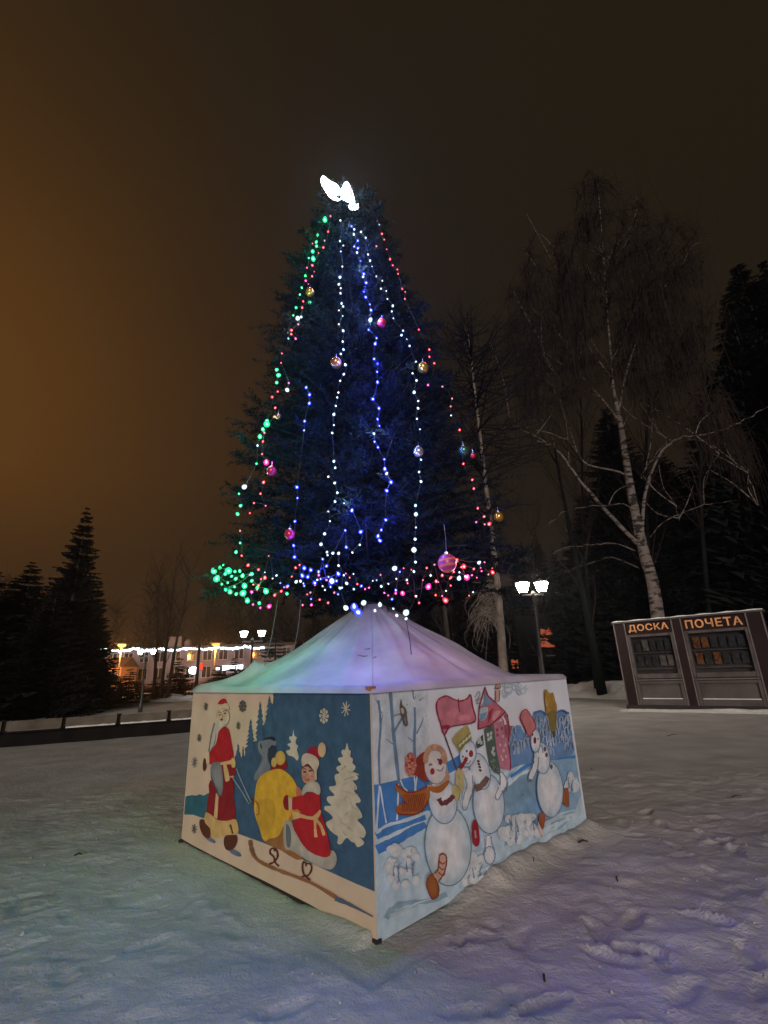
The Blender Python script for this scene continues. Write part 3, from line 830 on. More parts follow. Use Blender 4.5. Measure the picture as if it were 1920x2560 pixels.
f.line([(1205, 340), (1250, 322), (1290, 345)], 10, (0.08, 0.16, 0.34)); f.line([(1350, 340), (1400, 318), (1455, 350)], 10, (0.08, 0.16, 0.34)); f.done()
f = R_.fig('painted_gold_tree', 90)
f.poly([(1275, 190), (1290, 175), (1310, 205), (1335, 200), (1352, 262), (1362, 300), (1357, 440), (1342, 478), (1322, 470), (1300, 390), (1282, 290)], (0.33, 0.20, 0.055), 3)
for k in range(22):
    x = rng.uniform(1285, 1348); y = rng.uniform(200, 340); f.line([(x, y + 25), (x + rng.uniform(-8, 8), y - 15)], 9, tuple(np.array((0.46, 0.27, 0.06)) * rng.uniform(0.7, 1.15)), 2)
f.poly([(1298, 340), (1356, 330), (1354, 440), (1340, 472), (1324, 465)], (0.20, 0.15, 0.045), 3); f.line([(1340, 465), (1342, 505)], 14, (0.07, 0.06, 0.06)); f.done()
f = R_.fig('painted_castle', 60)
f.poly([(802, 545), (850, 485), (856, 560), (810, 585)], (0.05, 0.08, 0.07), 1)
f.poly([(858, 452), (925, 415), (945, 570), (975, 770), (930, 750), (895, 700), (872, 570)], (0.085, 0.12, 0.10), 1)
f.poly([(1000, 400), (1012, 395), (1035, 425), (1080, 432), (1048, 470), (1040, 540), (1020, 520)], (0.30, 0.12, 0.16), 1)
f.poly([(924, 412), (1000, 388), (1020, 520), (1032, 600), (1040, 735), (970, 722), (945, 600)], (0.46, 0.17, 0.24), 1)
f.poly([(985, 370), (1012, 330), (1030, 420), (1024, 520), (1005, 500)], (0.30, 0.09, 0.13), 1); f.line([(985, 365), (1000, 390), (1005, 420)], 14, (0.6, 0.52, 0.54))
f.line([(1018, 345), (1032, 450), (1025, 540), (1038, 640), (1040, 735)], 8, DPK)
f.poly([(938, 178), (970, 178), (962, 258), (936, 262)], (0.52, 0.33, 0.30), 1); f.poly([(932, 165), (952, 124), (973, 162)], (0.50, 0.30, 0.26), 1); f.line([(932, 168), (952, 126), (973, 164), (932, 168)], 6, (0.2, 0.06, 0.06), 2); f.line([(938, 180), (936, 255)], 6, (0.2, 0.06, 0.06)); f.line([(968, 180), (962, 255)], 6, (0.2, 0.06, 0.06))
f.poly([(864, 158), (885, 220), (920, 262), (1006, 330), (962, 392), (900, 425), (818, 450), (824, 300), (856, 268)], (0.45, 0.13, 0.17), 1)
f.poly([(862, 190), (888, 240), (925, 272), (850, 292), (832, 300), (856, 262)], (0.16, 0.25, 0.36), 1)
f.poly([(828, 310), (885, 300), (872, 370), (838, 392), (824, 372)], (0.42, 0.50, 0.55), 2); f.poly([(830, 345), (880, 330), (862, 380), (828, 395)], (0.16, 0.28, 0.40), 1)
f.poly([(890, 330), (925, 300), (905, 370), (885, 405)], (0.30, 0.03, 0.06), 1); f.poly([(930, 330), (975, 325), (940, 380), (915, 390)], (0.55, 0.26, 0.28), 2)
for a_, b_ in (((864, 158), (885, 220)), ((885, 220), (1006, 330)), ((1006, 330), (900, 425)), ((900, 425), (818, 450)), ((818, 450), (824, 300)), ((824, 300), (864, 158))): f.line([a_, ((a_[0] + b_[0]) / 2, (a_[1] + b_[1]) / 2), b_], 8, DPK, 2)
for x, y in ((884, 490), (905, 480), (905, 510), (888, 522), (922, 585), (926, 625), (915, 610), (828, 525), (838, 545), (820, 540)): f.poly([(x - 8, y - 12), (x + 8, y - 15), (x + 9, y + 10), (x - 7, y + 13)], (0.45, 0.47, 0.45), 1)
for x, y in ((950, 455), (952, 490), (982, 445), (988, 500), (968, 560), (992, 600), (985, 660), (1008, 640), (975, 640), (1005, 560)): f.poly([(x - 7, y - 9), (x + 7, y - 11), (x + 7, y + 9), (x - 6, y + 11)], (0.24, 0.06, 0.12) if y % 20 else (0.6, 0.42, 0.45), 1)
for k in range(12): f.ell((930 + rng.uniform(-25, 35), 715 + rng.uniform(-60, 40)), 10, 8, (0.13, 0.18, 0.14))
f.done('pink castle with a pointed roof')


def puff(cx, cy, n, sx, sy, twigs, layer=60):
    f = R_.fig('painted_snowy_bush', layer)
    for k in range(n): f.ell((cx + rng.uniform(-sx, sx), cy + rng.uniform(-sy, sy)), rng.uniform(22, 46), rng.uniform(26, 52), (0.62, 0.63, 0.66), (0.50, 0.55, 0.61), n=14)
    for t in range(twigs):
        x = cx + rng.uniform(-sx, sx) * 0.9; y = cy + sy * rng.uniform(0.2, 0.9)
        f.line([(x, y), (x - 6, y - 40), (x + rng.uniform(-18, 18), y - 80)], 11, (0.16, 0.22, 0.36), 3, taper=True)
    for t in range(n // 2): a = rng.uniform(0, 6); c = (cx + rng.uniform(-sx, sx), cy + rng.uniform(-sy, sy)); f.line([(c[0] + 18 * math.cos(a + q), c[1] + 18 * math.sin(a + q)) for q in (0, 0.8, 1.6)], 6, (0.30, 0.36, 0.44))
    f.done()


puff(285, 1400, 20, 105, 130, 7); puff(780, 1420, 13, 65, 85, 2); puff(1130, 1110, 16, 105, 60, 6); puff(1050, 1190, 8, 55, 60, 4); puff(1462, 830, 7, 18, 70, 3)

f = R_.fig('painted_snowman', 84)                                     # the one with the yellow hat
f.line([(880, 1190), (890, 1260), (885, 1330)], 48, WHT); f.ell((896, 1322), 38, 62, WHT, RIM); f.outl((896, 1322), 38, 62, 6, LINE); f.line([(905, 1190), (912, 1240), (930, 1290)], 6, LINE); f.line([(872, 1190), (868, 1300)], 6, LINE)
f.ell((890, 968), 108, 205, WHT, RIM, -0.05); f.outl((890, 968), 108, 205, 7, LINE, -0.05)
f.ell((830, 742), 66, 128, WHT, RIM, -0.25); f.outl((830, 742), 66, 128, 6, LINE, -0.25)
f.line([(740, 740), (765, 830), (738, 900), (722, 985)], 50, (0.62, 0.63, 0.67)); f.line([(778, 770), (780, 880), (752, 960), (735, 1008), (708, 990), (720, 900), (742, 850)], 6, LINE)
f.line([(988, 752), (992, 830), (965, 870), (950, 920)], 36, WHT); f.line([(980, 745), (1015, 800), (1015, 870), (980, 895), (955, 940), (935, 915), (960, 850)], 6, LINE)
f.line([(795, 862), (840, 840), (885, 782)], 40, (0.17, 0.10, 0.085)); f.line([(800, 668), (806, 660)], 0.1, DBR)
for c in ((818, 672), (822, 692), (828, 712), (832, 735)): f.ell(c, 11, 8, (0.09, 0.07, 0.075), rot=0.5)
f.ell((746, 622), 56, 92, WHT, RIM, 0.15); f.outl((746, 622), 56, 92, 6, LINE, 0.15)
f.poly([(636, 516), (690, 455), (742, 424), (760, 470), (772, 522), (725, 560), (690, 612), (660, 560)], (0.36, 0.29, 0.11), 2); f.poly([(668, 560), (764, 470), (772, 522), (725, 560), (690, 612)], (0.20, 0.19, 0.06), 1)
for k in range(4): f.ell((692 + 22 * k, 560 - 20 * k), 8, 16, (0.58, 0.55, 0.42), rot=0.5)
f.line([(690, 722), (722, 680), (738, 645)], 26, (0.28, 0.025, 0.03)); f.ell((768, 620), 15, 24, (0.27, 0.03, 0.05)); f.ell((738, 602), 6, 9, DGR); f.ell((712, 640), 5, 8, DGR); f.line([(720, 684), (750, 690), (765, 668)], 5, LINE)
f.poly([(778, 1100), (795, 1075), (815, 1105), (828, 1200), (822, 1250), (800, 1262), (778, 1230), (774, 1160)], (0.27, 0.02, 0.03), 3); f.line([(796, 1150), (800, 1205)], 12, (0.5, 0.22, 0.22)); f.done('snowman in a yellow patterned hat')
f = R_.fig('painted_snowman', 118)                                    # the one in the rust cap, in front
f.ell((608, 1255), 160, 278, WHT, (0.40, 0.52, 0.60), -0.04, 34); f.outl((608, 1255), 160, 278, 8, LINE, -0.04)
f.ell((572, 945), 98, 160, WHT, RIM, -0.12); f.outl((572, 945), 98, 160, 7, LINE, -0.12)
f.poly([(664, 745), (690, 732), (715, 745), (720, 850), (700, 890), (680, 945), (655, 940), (632, 880), (636, 840), (660, 835)], (0.46, 0.38, 0.19), 3); f.line([(660, 835), (690, 870), (680, 945)], 6, (0.25, 0.2, 0.1)); f.line([(676, 770), (690, 795)], 5, (0.2, 0.15, 0.1))
f.line([(545, 930), (570, 965), (620, 940), (648, 908)], 34, (0.15, 0.042, 0.045))
RUST, DRU = (0.36, 0.115, 0.028), (0.21, 0.035, 0.02)
f.poly([(246, 828), (262, 836), (300, 872), (340, 888), (400, 878), (470, 848), (485, 900), (470, 960), (430, 1010), (390, 1038), (320, 1042), (258, 1036), (250, 992), (300, 962), (330, 975), (300, 935), (268, 890), (248, 868)], RUST, 3)
for k in range(12): f.line([(300 + 14 * k, 900 + rng.uniform(-8, 8)), (296 + 13 * k, 960), (290 + 12 * k, 1020)], 6, DRU, 3)
f.line([(246, 828), (300, 872), (340, 888), (400, 878), (470, 848)], 9, (0.30, 0.02, 0.02)); f.line([(258, 1036), (320, 1042), (390, 1038), (440, 1000), (475, 940)], 9, DRU)
f.ell((522, 712), 78, 118, (0.66, 0.58, 0.57), (0.52, 0.47, 0.48), -0.1); f.outl((522, 712), 78, 118, 6, LINE, -0.1)
f.line([(465, 848), (540, 850), (600, 800), (600, 745)], 30, (0.50, 0.27, 0.16)); f.poly([(470, 848), (540, 846), (608, 802), (612, 830), (560, 886), (510, 888), (478, 868)], RUST, 3)
f.poly([(372, 750), (392, 650), (455, 605), (446, 680), (452, 760), (468, 810), (448, 815), (400, 780)], (0.24, 0.035, 0.022), 3)
for k in range(15): a = math.pi * (1.02 - 0.075 * k); f.ell((520 + 66 * math.cos(a), 662 - 88 * math.sin(a)), 19, 21, tuple(np.array((0.48, 0.26, 0.17)) * rng.uniform(0.75, 1.15)), n=10)
f.ell((350, 694), 40, 84, (0.42, 0.12, 0.10))
for k in range(30): a, r = rng.uniform(0, 6.28), rng.uniform(0.2, 1); f.ell((350 + 38 * r * math.cos(a), 694 + 80 * r * math.sin(a)), 9, 8, (0.52, 0.25, 0.17) if k % 3 else (0.3, 0.04, 0.03), n=8)
f.ell((556, 676), 13, 22, (0.19, 0.03, 0.05)); f.ell((501, 742), 15, 22, (0.27, 0.03, 0.05)); f.line([(478, 702), (488, 690), (498, 700)], 6, DGR); f.line([(530, 728), (560, 738), (578, 708)], 6, LINE); f.ell((540, 660), 6, 7, DGR); f.line([(560, 650), (566, 640)], 5, DGR)
f.poly([(548, 1325), (572, 1312), (596, 1330), (596, 1390), (580, 1450), (545, 1500), (515, 1490), (512, 1445), (540, 1420)], (0.55, 0.33, 0.24), 3); f.line([(548, 1325), (572, 1312), (596, 1330), (596, 1390), (580, 1450), (545, 1500)], 9, DRU); f.line([(548, 1330), (540, 1420), (515, 1450)], 8, DRU)
for y in (1370, 1410, 1450): f.line([(545, y - 10), (570, y + 12), (590, y)], 7, DRU)
f.poly([(468, 1478), (495, 1452), (520, 1480), (545, 1540), (540, 1600), (505, 1628), (478, 1590), (460, 1530)], (0.33, 0.115, 0.035), 3, (0.22, 0.06, 0.02)); f.line([(468, 1478), (460, 1530), (478, 1590), (505, 1628), (540, 1600), (545, 1540), (520, 1480)], 7, DRU); f.done('large snowman in a rust cap and scarf')
f = R_.fig('painted_snowman', 100)                                    # the far one in the pink hat
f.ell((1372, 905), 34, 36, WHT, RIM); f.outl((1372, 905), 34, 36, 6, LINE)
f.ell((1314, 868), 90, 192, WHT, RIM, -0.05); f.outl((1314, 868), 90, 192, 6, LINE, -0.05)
f.poly([(1405, 880), (1440, 855), (1448, 980), (1432, 985), (1402, 955)], (0.30, 0.10, 0.045), 2)
f.ell((1258, 650), 54, 110, WHT, RIM, -0.1); f.outl((1258, 650), 54, 110, 6, LINE, -0.1)
f.line([(1220, 645), (1215, 700), (1190, 760), (1178, 795)], 34, (0.60, 0.62, 0.66)); f.line([(1232, 640), (1230, 710), (1200, 790), (1178, 812), (1166, 780), (1190, 700), (1205, 640)], 6, LINE)
f.ell((1214, 530), 33, 80, WHT, RIM); f.outl((1214, 530), 33, 80, 6, LINE)
f.poly([(1108, 372), (1122, 328), (1152, 313), (1190, 370), (1216, 430), (1195, 470), (1168, 504), (1140, 440)], (0.50, 0.17, 0.18), 2); f.line([(1108, 372), (1122, 328), (1152, 313), (1190, 370), (1216, 430), (1195, 470), (1168, 504), (1140, 440), (1108, 372)], 6, DPK, 2)
f.ell((1209, 528), 10, 24, (0.20, 0.03, 0.05)); f.ell((1194, 488), 5, 9, DGR); f.line([(1226, 520), (1238, 516)], 6, DGR)
for c in ((1278, 588), (1290, 628), (1324, 710)): f.ell(c, 9, 17, (0.11, 0.10, 0.11))
f.poly([(1238, 1045), (1262, 1030), (1282, 1048), (1274, 1120), (1258, 1150), (1240, 1110)], (0.30, 0.085, 0.04), 2); f.poly([(1240, 1110), (1232, 1090), (1236, 1150), (1262, 1188), (1274, 1180), (1258, 1145)], (0.60, 0.5, 0.48), 2); f.done('far snowman in a pink hat')
for k in range(10): R_.fig('painted_scuff', 140).ell((rng.uniform(130, 1450), rng.uniform(210, 1100)), rng.uniform(2, 5), rng.uniform(2, 6), (0.12, 0.12, 0.13), n=7).done()

# ------------------------------------------------------------------ the lit tree
TX, TY = -0.20, 5.79
tree = thing('christmas_tree', (TX, TY, 0), 'tall dark conical tree hung with coloured light strings rising from the tent', 'christmas tree')


def axis_x(z): return TX - 0.033 * (z - 2.3)


def rad(z):
    z = np.asarray(z, float)
    return np.interp(z, [2.25, 2.45, 3.0, 4.2, 5.8, 7.2, 8.3, 8.65, 8.8], [1.20, 1.66, 1.60, 1.44, 1.11, 0.75, 0.40, 0.31, 0.22])


b = MB().tube([(TX, TY, 0.0), (TX, TY, 2.5), (axis_x(5), TY, 5), (axis_x(8.6), TY, 8.6)], [0.10, 0.095, 0.07, 0.035], 12)
b.build('trunk', M_BARK, tree, True)
needles, stems = [], MB()


def brush(P, D, n, nl, nw, flare=0.75):
    """bottle-brush of n needles round a twig from P along D"""
    t = rng.random(n); L__ = np.linalg.norm(D); d = D / L__
    base = P + t[:, None] * D
    r = rng.normal(0, 1, (n, 3)); r -= (r @ d)[:, None] * d; r /= np.linalg.norm(r, axis=1)[:, None]
    dirn = r * flare + d * (1 - flare * 0.55); dirn /= np.linalg.norm(dirn, axis=1)[:, None]
    tip = base + dirn * (nl * rng.uniform(0.7, 1.15, n))[:, None]
    side = np.cross(dirn, rng.normal(0, 1, (n, 3))); side /= np.linalg.norm(side, axis=1)[:, None]
    return np.stack([base - side * nw / 2, base + side * nw / 2, tip], 1)


NB = 250
for kb_ in range(NB):                                                   # boughs in uneven tiers, each a tuft of side twigs
    u = (kb_ + rng.random()) / NB
    zb_ = 2.42 + 5.98 * (1 - (1 - u) ** 0.80); ab = kb_ * 2.39996 + rng.uniform(-0.35, 0.35)
    Rb = float(rad(zb_)) * rng.uniform(0.84, 1.06) + (rng.random() < 0.10) * rng.uniform(0.03, 0.12)
    tilt = rng.uniform(-0.05, 0.30) if zb_ > 2.8 else rng.uniform(-0.28, 0.05)
    if zb_ > 8.0: tilt = rng.uniform(0.2, 0.7); Rb *= rng.uniform(0.75, 1.05)
    out = np.array([math.cos(ab), math.sin(ab), 0]); sd = np.array([-out[1], out[0], 0])
    d = out * math.cos(tilt) + np.array([0, 0, math.sin(tilt)])
    end = np.array([axis_x(zb_), TY, zb_]) + out * Rb
    ln = min(Rb * 0.92, 1.25); st = end - d * ln
    stems.tube([st, (st + end) / 2 - np.array([0, 0, 0.03]), end], [0.014, 0.010, 0.005], 4, False)
    needles.append(brush(st + d * ln * 0.2, d * ln * 0.82, 90, 0.085, 0.0125))
    wid = 0.20 + 0.19 * Rb
    for q in range(15):
        t = rng.uniform(0.15, 0.98); s_ = 1 if q % 2 else -1
        P = st + d * ln * t
        tw = d * rng.uniform(0.55, 0.9) + sd * s_ * rng.uniform(0.45, 1.0) + np.array([0, 0, rng.uniform(-0.30, 0.22)]); tw /= np.linalg.norm(tw)
        l2 = wid * (1.15 - 0.6 * t) * rng.uniform(0.8, 1.2) + 0.08
        needles.append(brush(P, tw * l2, 40, 0.078, 0.0125))
        if q % 3 == 0: needles.append(brush(P + tw * l2 * 0.5, (tw * 0.6 + d * 0.6 + rng.normal(0, 0.2, 3)) * l2 * 0.6, 24, 0.07, 0.012))
for k in range(330):                                                    # low growth round the mast just above the awning
    z = rng.uniform(2.36, 3.1); a = rng.uniform(0, 6.283); R0 = rng.uniform(0.1, 0.7)
    P = np.array([axis_x(z) + R0 * math.cos(a), TY + R0 * math.sin(a), z]); tw = rng.normal(0, 1, 3) * [1, 1, 0.6]; tw /= np.linalg.norm(tw)
    needles.append(brush(P, tw * 0.24, 30, 0.085, 0.014))
for k in range(900):                                                    # dense inner growth that hides the mast
    z = rng.uniform(2.5, 8.5); a = rng.uniform(0, 6.283); R0 = float(rad(z)) * rng.uniform(0.15, 0.72)
    P = np.array([axis_x(z) + R0 * math.cos(a), TY + R0 * math.sin(a), z]); tw = rng.normal(0, 1, 3); tw /= np.linalg.norm(tw)
    needles.append(brush(P, tw * 0.25, 30, 0.09, 0.016))
for k in range(110):                                                    # tufts round the cut top
    a = rng.uniform(0, 6.28); r = rng.uniform(0.05, 0.5); z = rng.uniform(8.25, 8.52)
    needles.append(brush(np.array([axis_x(z) + r * math.cos(a), TY + r * math.sin(a), z]), np.array([0.10 * math.cos(a), 0.10 * math.sin(a), rng.uniform(0.04, 0.14)]), 36, 0.07, 0.012))
tri_mesh('crown', np.concatenate(needles), M_NEEDLE, tree)
stems.build('branches', M_BARK, tree)


def surf(px, py, off=0.03):
    """point on the front of the crown seen through this direction"""
    d = ray(px, py); d = d / np.linalg.norm(d); o = np.array([0, 0, EYE])
    t = np.arange(2.5, 12, 0.01); P = o + t[:, None] * d
    g_ = np.hypot(P[:, 0] - (TX - 0.033 * (P[:, 2] - 2.3)), P[:, 1] - TY) - (rad(np.clip(P[:, 2], 2.3, 8.8)) + off)
    i = np.argmax(g_ < 0) if (g_ < 0).any() else int(np.argmin(g_))
    return P[i]


def z5(p): return (500 + p[0] * 0.4943, 420 + p[1] * 0.4945)
def z6(p): return (500 + p[0] * 0.4943, 1000 + p[1] * 0.4942)


bulb_mesh = {}


def bulb_me(colr, big):
    key = (colr, big)
    if key not in bulb_mesh:
        r = 0.0245 if big else 0.0140
        o = MB().lathe([(0.001, -r * 1.05), (r * 0.75, -r * 0.72), (r, 0), (r * 0.7, r * 0.75), (r * 0.25, r * 1.2), (0.001, r * 1.3)], (0, 0, 0), 10)
        ob = o.build('bulb', BULB[colr], None, True)
        bulb_mesh[key] = ob.data
        bpy.data.objects.remove(ob)
    return bulb_mesh[key]


LIGHTS = []


def light_string(label, default, p5, p6, glow_every=0, power=1.0, closed=False, jit=0):
    pts = [(z5(p), p[2] if len(p) > 2 else default) for p in p5] + [(z6(p), p[2] if len(p) > 2 else default) for p in p6]
    W = [surf(*p, 0.085) for p, c in pts]
    st = thing('light_string', W[0], label, 'light string', 'light strings on the tree')
    cab = [W[0]]
    for i in range(1, len(W)):
        mid = (W[i - 1] + W[i]) / 2; dd = np.linalg.norm(W[i] - W[i - 1])
        if dd > 0.12: cab.append(mid - np.array([0, 0, 0.02 * min(dd, 1)]) + rng.normal(0, 0.008, 3))
        cab.append(W[i])
    MB().tube(np.array(cab) + np.array([0, 0.012, 0.012]), 0.0022, 4).build('cable', M_CABLE, st)
    for i, (w, (p, c)) in enumerate(zip(W, pts)):
        big = c.isupper(); c = c.lower()
        o = bpy.data.objects.new('bulb', bulb_me(c, big)); COL.objects.link(o); o.parent = st
        o.location = Vector(w) - Vector(W[0]); o.rotation_euler = (rng.uniform(-0.9, 0.9), rng.uniform(-0.9, 0.9), rng.uniform(0, 6))
        k_ = rng.uniform(0.62, 1.2) * (0.7 if not glow_every else 1) * (0.88 if c == 'w' and not big else 1.25 if c in 'bg' else 1.0); o.scale = (k_, k_, k_)
        if glow_every and (big or i % glow_every == 0):
            tow = np.array([0, 0, EYE]) - w; tow[2] = 0; tow /= np.linalg.norm(tow)
            rad_out = np.array([w[0] - TX, w[1] - TY, 0]); rad_out /= np.linalg.norm(rad_out)
            ld = bpy.data.lights.new('bulb_glow', 'POINT'); ld.color = LCOL[c]; ld.energy = power * (15.0 if big and c == 'b' and w[2] < 2.6 else 2.2 if big else 1.0) * float(np.interp(w[2], [2.3, 3.4, 4.2], [dict(g=0.7, b=0.6).get(c, 0.17), 0.6, 1.0])); ld.shadow_soft_size = 0.03
            lo = bpy.data.objects.new('bulb_glow', ld); COL.objects.link(lo); lo.parent = st
            lo.location = Vector(w + (tow * (0.09 if c != 'b' else 0.015) if c != 'g' else rad_out * 0.09)) - Vector(W[0])
    return st


light_string('cold white bulb string falling down the middle of the tree, left of the blue one', 'w',
    [(710, 265), (708, 370), (725, 392), (712, 422), (720, 498), (708, 552, 'W'), (702, 588), (712, 608), (710, 634), (716, 685), (724, 700), (702, 720), (722, 748), (702, 790), (724, 823), (722, 878), (726, 918), (712, 940), (735, 995), (727, 1043), (709, 1076), (700, 1135), (694, 1160)],
    [(687, 30), (677, 73), (677, 127), (669, 167), (677, 310), (684, 343), (649, 388), (681, 420), (695, 470), (683, 514), (648, 565), (657, 613), (630, 677), (612, 730), (642, 770), (645, 785), (672, 775), (701, 776), (701, 838), (727, 887), (742, 928), (778, 957)], 6, 1.0)
light_string('string of deep blue bulbs wavering down the front centre of the tree', 'b',
    [(766, 295), (780, 310, 'w'), (778, 336, 'w'), (798, 367), (780, 397), (799, 405), (794, 427, 'w'), (812, 470), (807, 520), (828, 535), (825, 550, 'w'), (840, 580), (828, 625), (838, 653), (859, 689), (865, 719), (860, 769, 'W'), (853, 818), (893, 860), (886, 889), (881, 965), (898, 990), (896, 1031), (898, 1084), (874, 1168)],
    [(905, 42), (898, 98), (905, 134), (880, 170, 'w'), (883, 211), (900, 239), (932, 300), (935, 350), (943, 372, 'w'), (966, 415, 'B'), (945, 459), (940, 607), (917, 658), (900, 690), (911, 712)], 1, 7.5)
light_string('string of cold white bulbs slanting down the right half of the tree', 'w',
    [(814, 323), (838, 353), (850, 437), (860, 468), (870, 497), (892, 548), (922, 570), (915, 610), (942, 622), (948, 662), (975, 697), (970, 725), (978, 760), (1027, 822), (1019, 845), (1046, 865), (1060, 900), (1092, 978), (1075, 1038), (1095, 1074), (1083, 1134, 'W')],
    [(1104, 5), (1103, 42), (1097, 95), (1112, 149), (1118, 302), (1108, 364), (1118, 413), (1090, 534), (1092, 578, 'W'), (1092, 645), (1088, 704), (1082, 758, 'W'), (1090, 820), (1082, 868), (1046, 911), (953, 930), (917, 943)], 9, 0.8)
light_string('string of red bulbs down the right hand edge of the tree', 'r',
    [(896, 267), (906, 287, 'w'), (920, 333), (932, 362), (892, 395), (944, 411), (961, 461), (975, 492), (998, 513), (1002, 535), (1022, 612), (1038, 626), (1036, 662), (1107, 817), (1160, 918), (1160, 955), (1185, 987), (1153, 1097, 'm'), (1226, 1105), (1275, 1166)],
    [(1268, 32), (1270, 78, 'w'), (1313, 152), (1332, 323), (1377, 404), (1385, 448), (1405, 548), (1437, 590), (1397, 618, 'm'), (1440, 630), (1463, 627, 'R')], 5, 0.7)
light_string('green bulb string along the left edge of the tree, brightest at its low tip', 'g',
    [(632, 262, 'G'), (595, 340, 'G'), (588, 375), (590, 395), (570, 422, 'G'), (573, 460, 'G'), (550, 455), (533, 545), (515, 606), (505, 640), (555, 680), (486, 706), (472, 745), (495, 760, 'W'), (512, 753, 'w'), (443, 836, 'w'), (447, 862), (388, 1020), (397, 1048, 'G'), (388, 1085)],
    [(338, 105), (338, 122, 'G'), (318, 149), (303, 186, 'G'), (291, 231, 'w'), (286, 322), (224, 440, 'W'), (197, 474), (205, 535), (190, 577), (203, 723), (182, 770), (201, 866), (177, 868), (144, 864, 'G'), (100, 850, 'G'), (70, 866, 'G'), (110, 932), (152, 971, 'G'), (183, 982), (218, 977, 'G'), (240, 1016, 'G'), (300, 1028), (334, 968, 'G'), (440, 980), (290, 950), (262, 915), (225, 940, 'G'), (180, 905), (140, 925), (92, 890), (84, 905, 'G'), (128, 880), (118, 835), (160, 892), (215, 890, 'G'), (262, 880), (130, 960), (175, 945)], 5, 2.0)
light_string('red and magenta bulb string just inside the green one', 'r',
    [(660, 243), (648, 322), (630, 367), (624, 402), (569, 382), (600, 430), (568, 492), (541, 504, 'm'), (577, 524), (567, 548), (535, 570, 'm'), (548, 588), (522, 674), (517, 706), (497, 790), (463, 820), (462, 840), (484, 863, 'm'), (415, 937), (410, 985), (449, 1087, 'm'), (441, 1122, 'W'), (393, 1130), (365, 1158)],
    [(380, 40), (375, 85), (325, 165), (318, 210), (314, 273), (335, 316, 'M'), (321, 417), (306, 474), (332, 535, 'm'), (273, 521), (252, 572), (203, 662), (211, 788), (243, 836), (296, 858), (328, 900, 'R'), (296, 938), (261, 971, 'M'), (268, 1035, 'm'), (305, 1052, 'm'), (350, 1044, 'M'), (378, 987), (411, 967), (440, 945), (519, 1038), (558, 974), (563, 1037, 'm'), (605, 1010), (648, 1026)], 9, 0.7)
light_string('sparse string of small blue bulbs deep in the left half of the tree', 'b',
    [(537, 1110), (554, 1146)], [(553, 17), (529, 107), (526, 154), (490, 441), (493, 496), (480, 614), (474, 737), (478, 794), (527, 850), (518, 890)], 1, 3.5)
light_string('loop of white and blue bulbs round the lowest branches just above the awning peak', 'w',
    [], [(486, 920), (508, 917), (527, 940, 'b'), (593, 910), (620, 942), (632, 961), (667, 916, 'W'), (708, 952), (738, 1052, 'W'), (780, 1048, 'B'), (800, 1074, 'B'), (828, 1026, 'W'), (910, 1036, 'W'), (885, 1066), (978, 1056), (995, 1090), (1042, 1076, 'W'), (1042, 1107), (1093, 993, 'w'), (984, 852, 'W'), (993, 905)], 7, 0.7)
light_string('tangled blue and white bulbs low in the middle of the tree', 'b',
    [], [(728, 522, 'w'), (768, 560, 'B'), (813, 667, 'B'), (808, 733, 'w'), (771, 772, 'w'), (740, 745), (735, 660), (640, 840), (600, 870), (560, 860), (545, 895), (580, 925), (650, 895), (690, 915), (660, 945), (700, 880), (610, 905)], 2, 8.0)
light_string('bunch of red and magenta bulbs on the low right branch tips', 'r',
    [], [(990, 978, 'm'), (1025, 978, 'M'), (1155, 945, 'M'), (1195, 918), (1192, 987), (1242, 1014, 'R'), (1268, 939), (1225, 888), (1270, 898), (1310, 902, 'W'), (1312, 872, 'w'), (1350, 898, 'M'), (1375, 887, 'm'), (1385, 855), (1335, 842, 'R'), (1297, 810), (1411, 823, 'W'), (1424, 866, 'm'), (1480, 872, 'R'), (1526, 852)], 3, 2.0)

r_ = np.random.default_rng(404)
extra = []
for q in range(64):
    x = 250 + q * 19.5; y = 905 + 55 * math.sin(q * 0.9) + r_.normal(0, 32) - 0.00016 * (x - 850) ** 2 + 25
    extra.append((x, y, ['b', 'w', 'b', 'r', 'b', 'm', 'w', 'r'][r_.integers(8)] if 380 < x < 1150 else ['r', 'r', 'm', 'w'][r_.integers(4)]))
light_string('mixed string of tiny bulbs woven zigzag through the lowest branches', 'b', [], extra, 0, 0)
# topper: two blown-out glowing blades on a stub
TPY = TY - 0.38
tp = at(858, 515, TPY)
top = thing('tree_topper', tp, 'blinding white two bladed star on the top of the tree', 'tree topper')


def blade(pts):
    P = spline([at(*z5(p), TPY) for p in pts], 3, True); n = len(P); c = P.mean(0)
    dy = np.array([0, 0.03, 0])
    Vv = list(P) + [c - dy, c + dy]
    Fc = [(i, (i + 1) % n, n) for i in range(n)] + [((i + 1) % n, i, n + 1) for i in range(n)]
    return MB().add(Vv, Fc)


blade([(622, 40), (612, 72), (640, 124), (668, 156), (706, 164), (716, 118), (690, 82), (652, 62)]).build('star_point', E_TOP, top)
blade([(738, 67), (716, 105), (704, 152), (742, 170), (780, 178), (776, 140), (760, 95)]).build('star_point', E_TOP, top)
blade([(752, 190), (770, 178), (800, 182), (798, 206), (770, 214), (752, 205)]).build('star_point', E_TOP, top)
MB().tube([at(*z5((750, 190)), TPY), at(*z5((760, 300)), TY)], 0.02, 8).build('stub', M_POST, top)
ld = bpy.data.lights.new('topper_light', 'POINT'); ld.color = (0.75, 0.9, 1.0); ld.energy = 45; ld.shadow_soft_size = 0.12
lo = bpy.data.objects.new('topper_light', ld); COL.objects.link(lo); lo.parent = top; lo.location = (0.1, -0.3, 0.1)


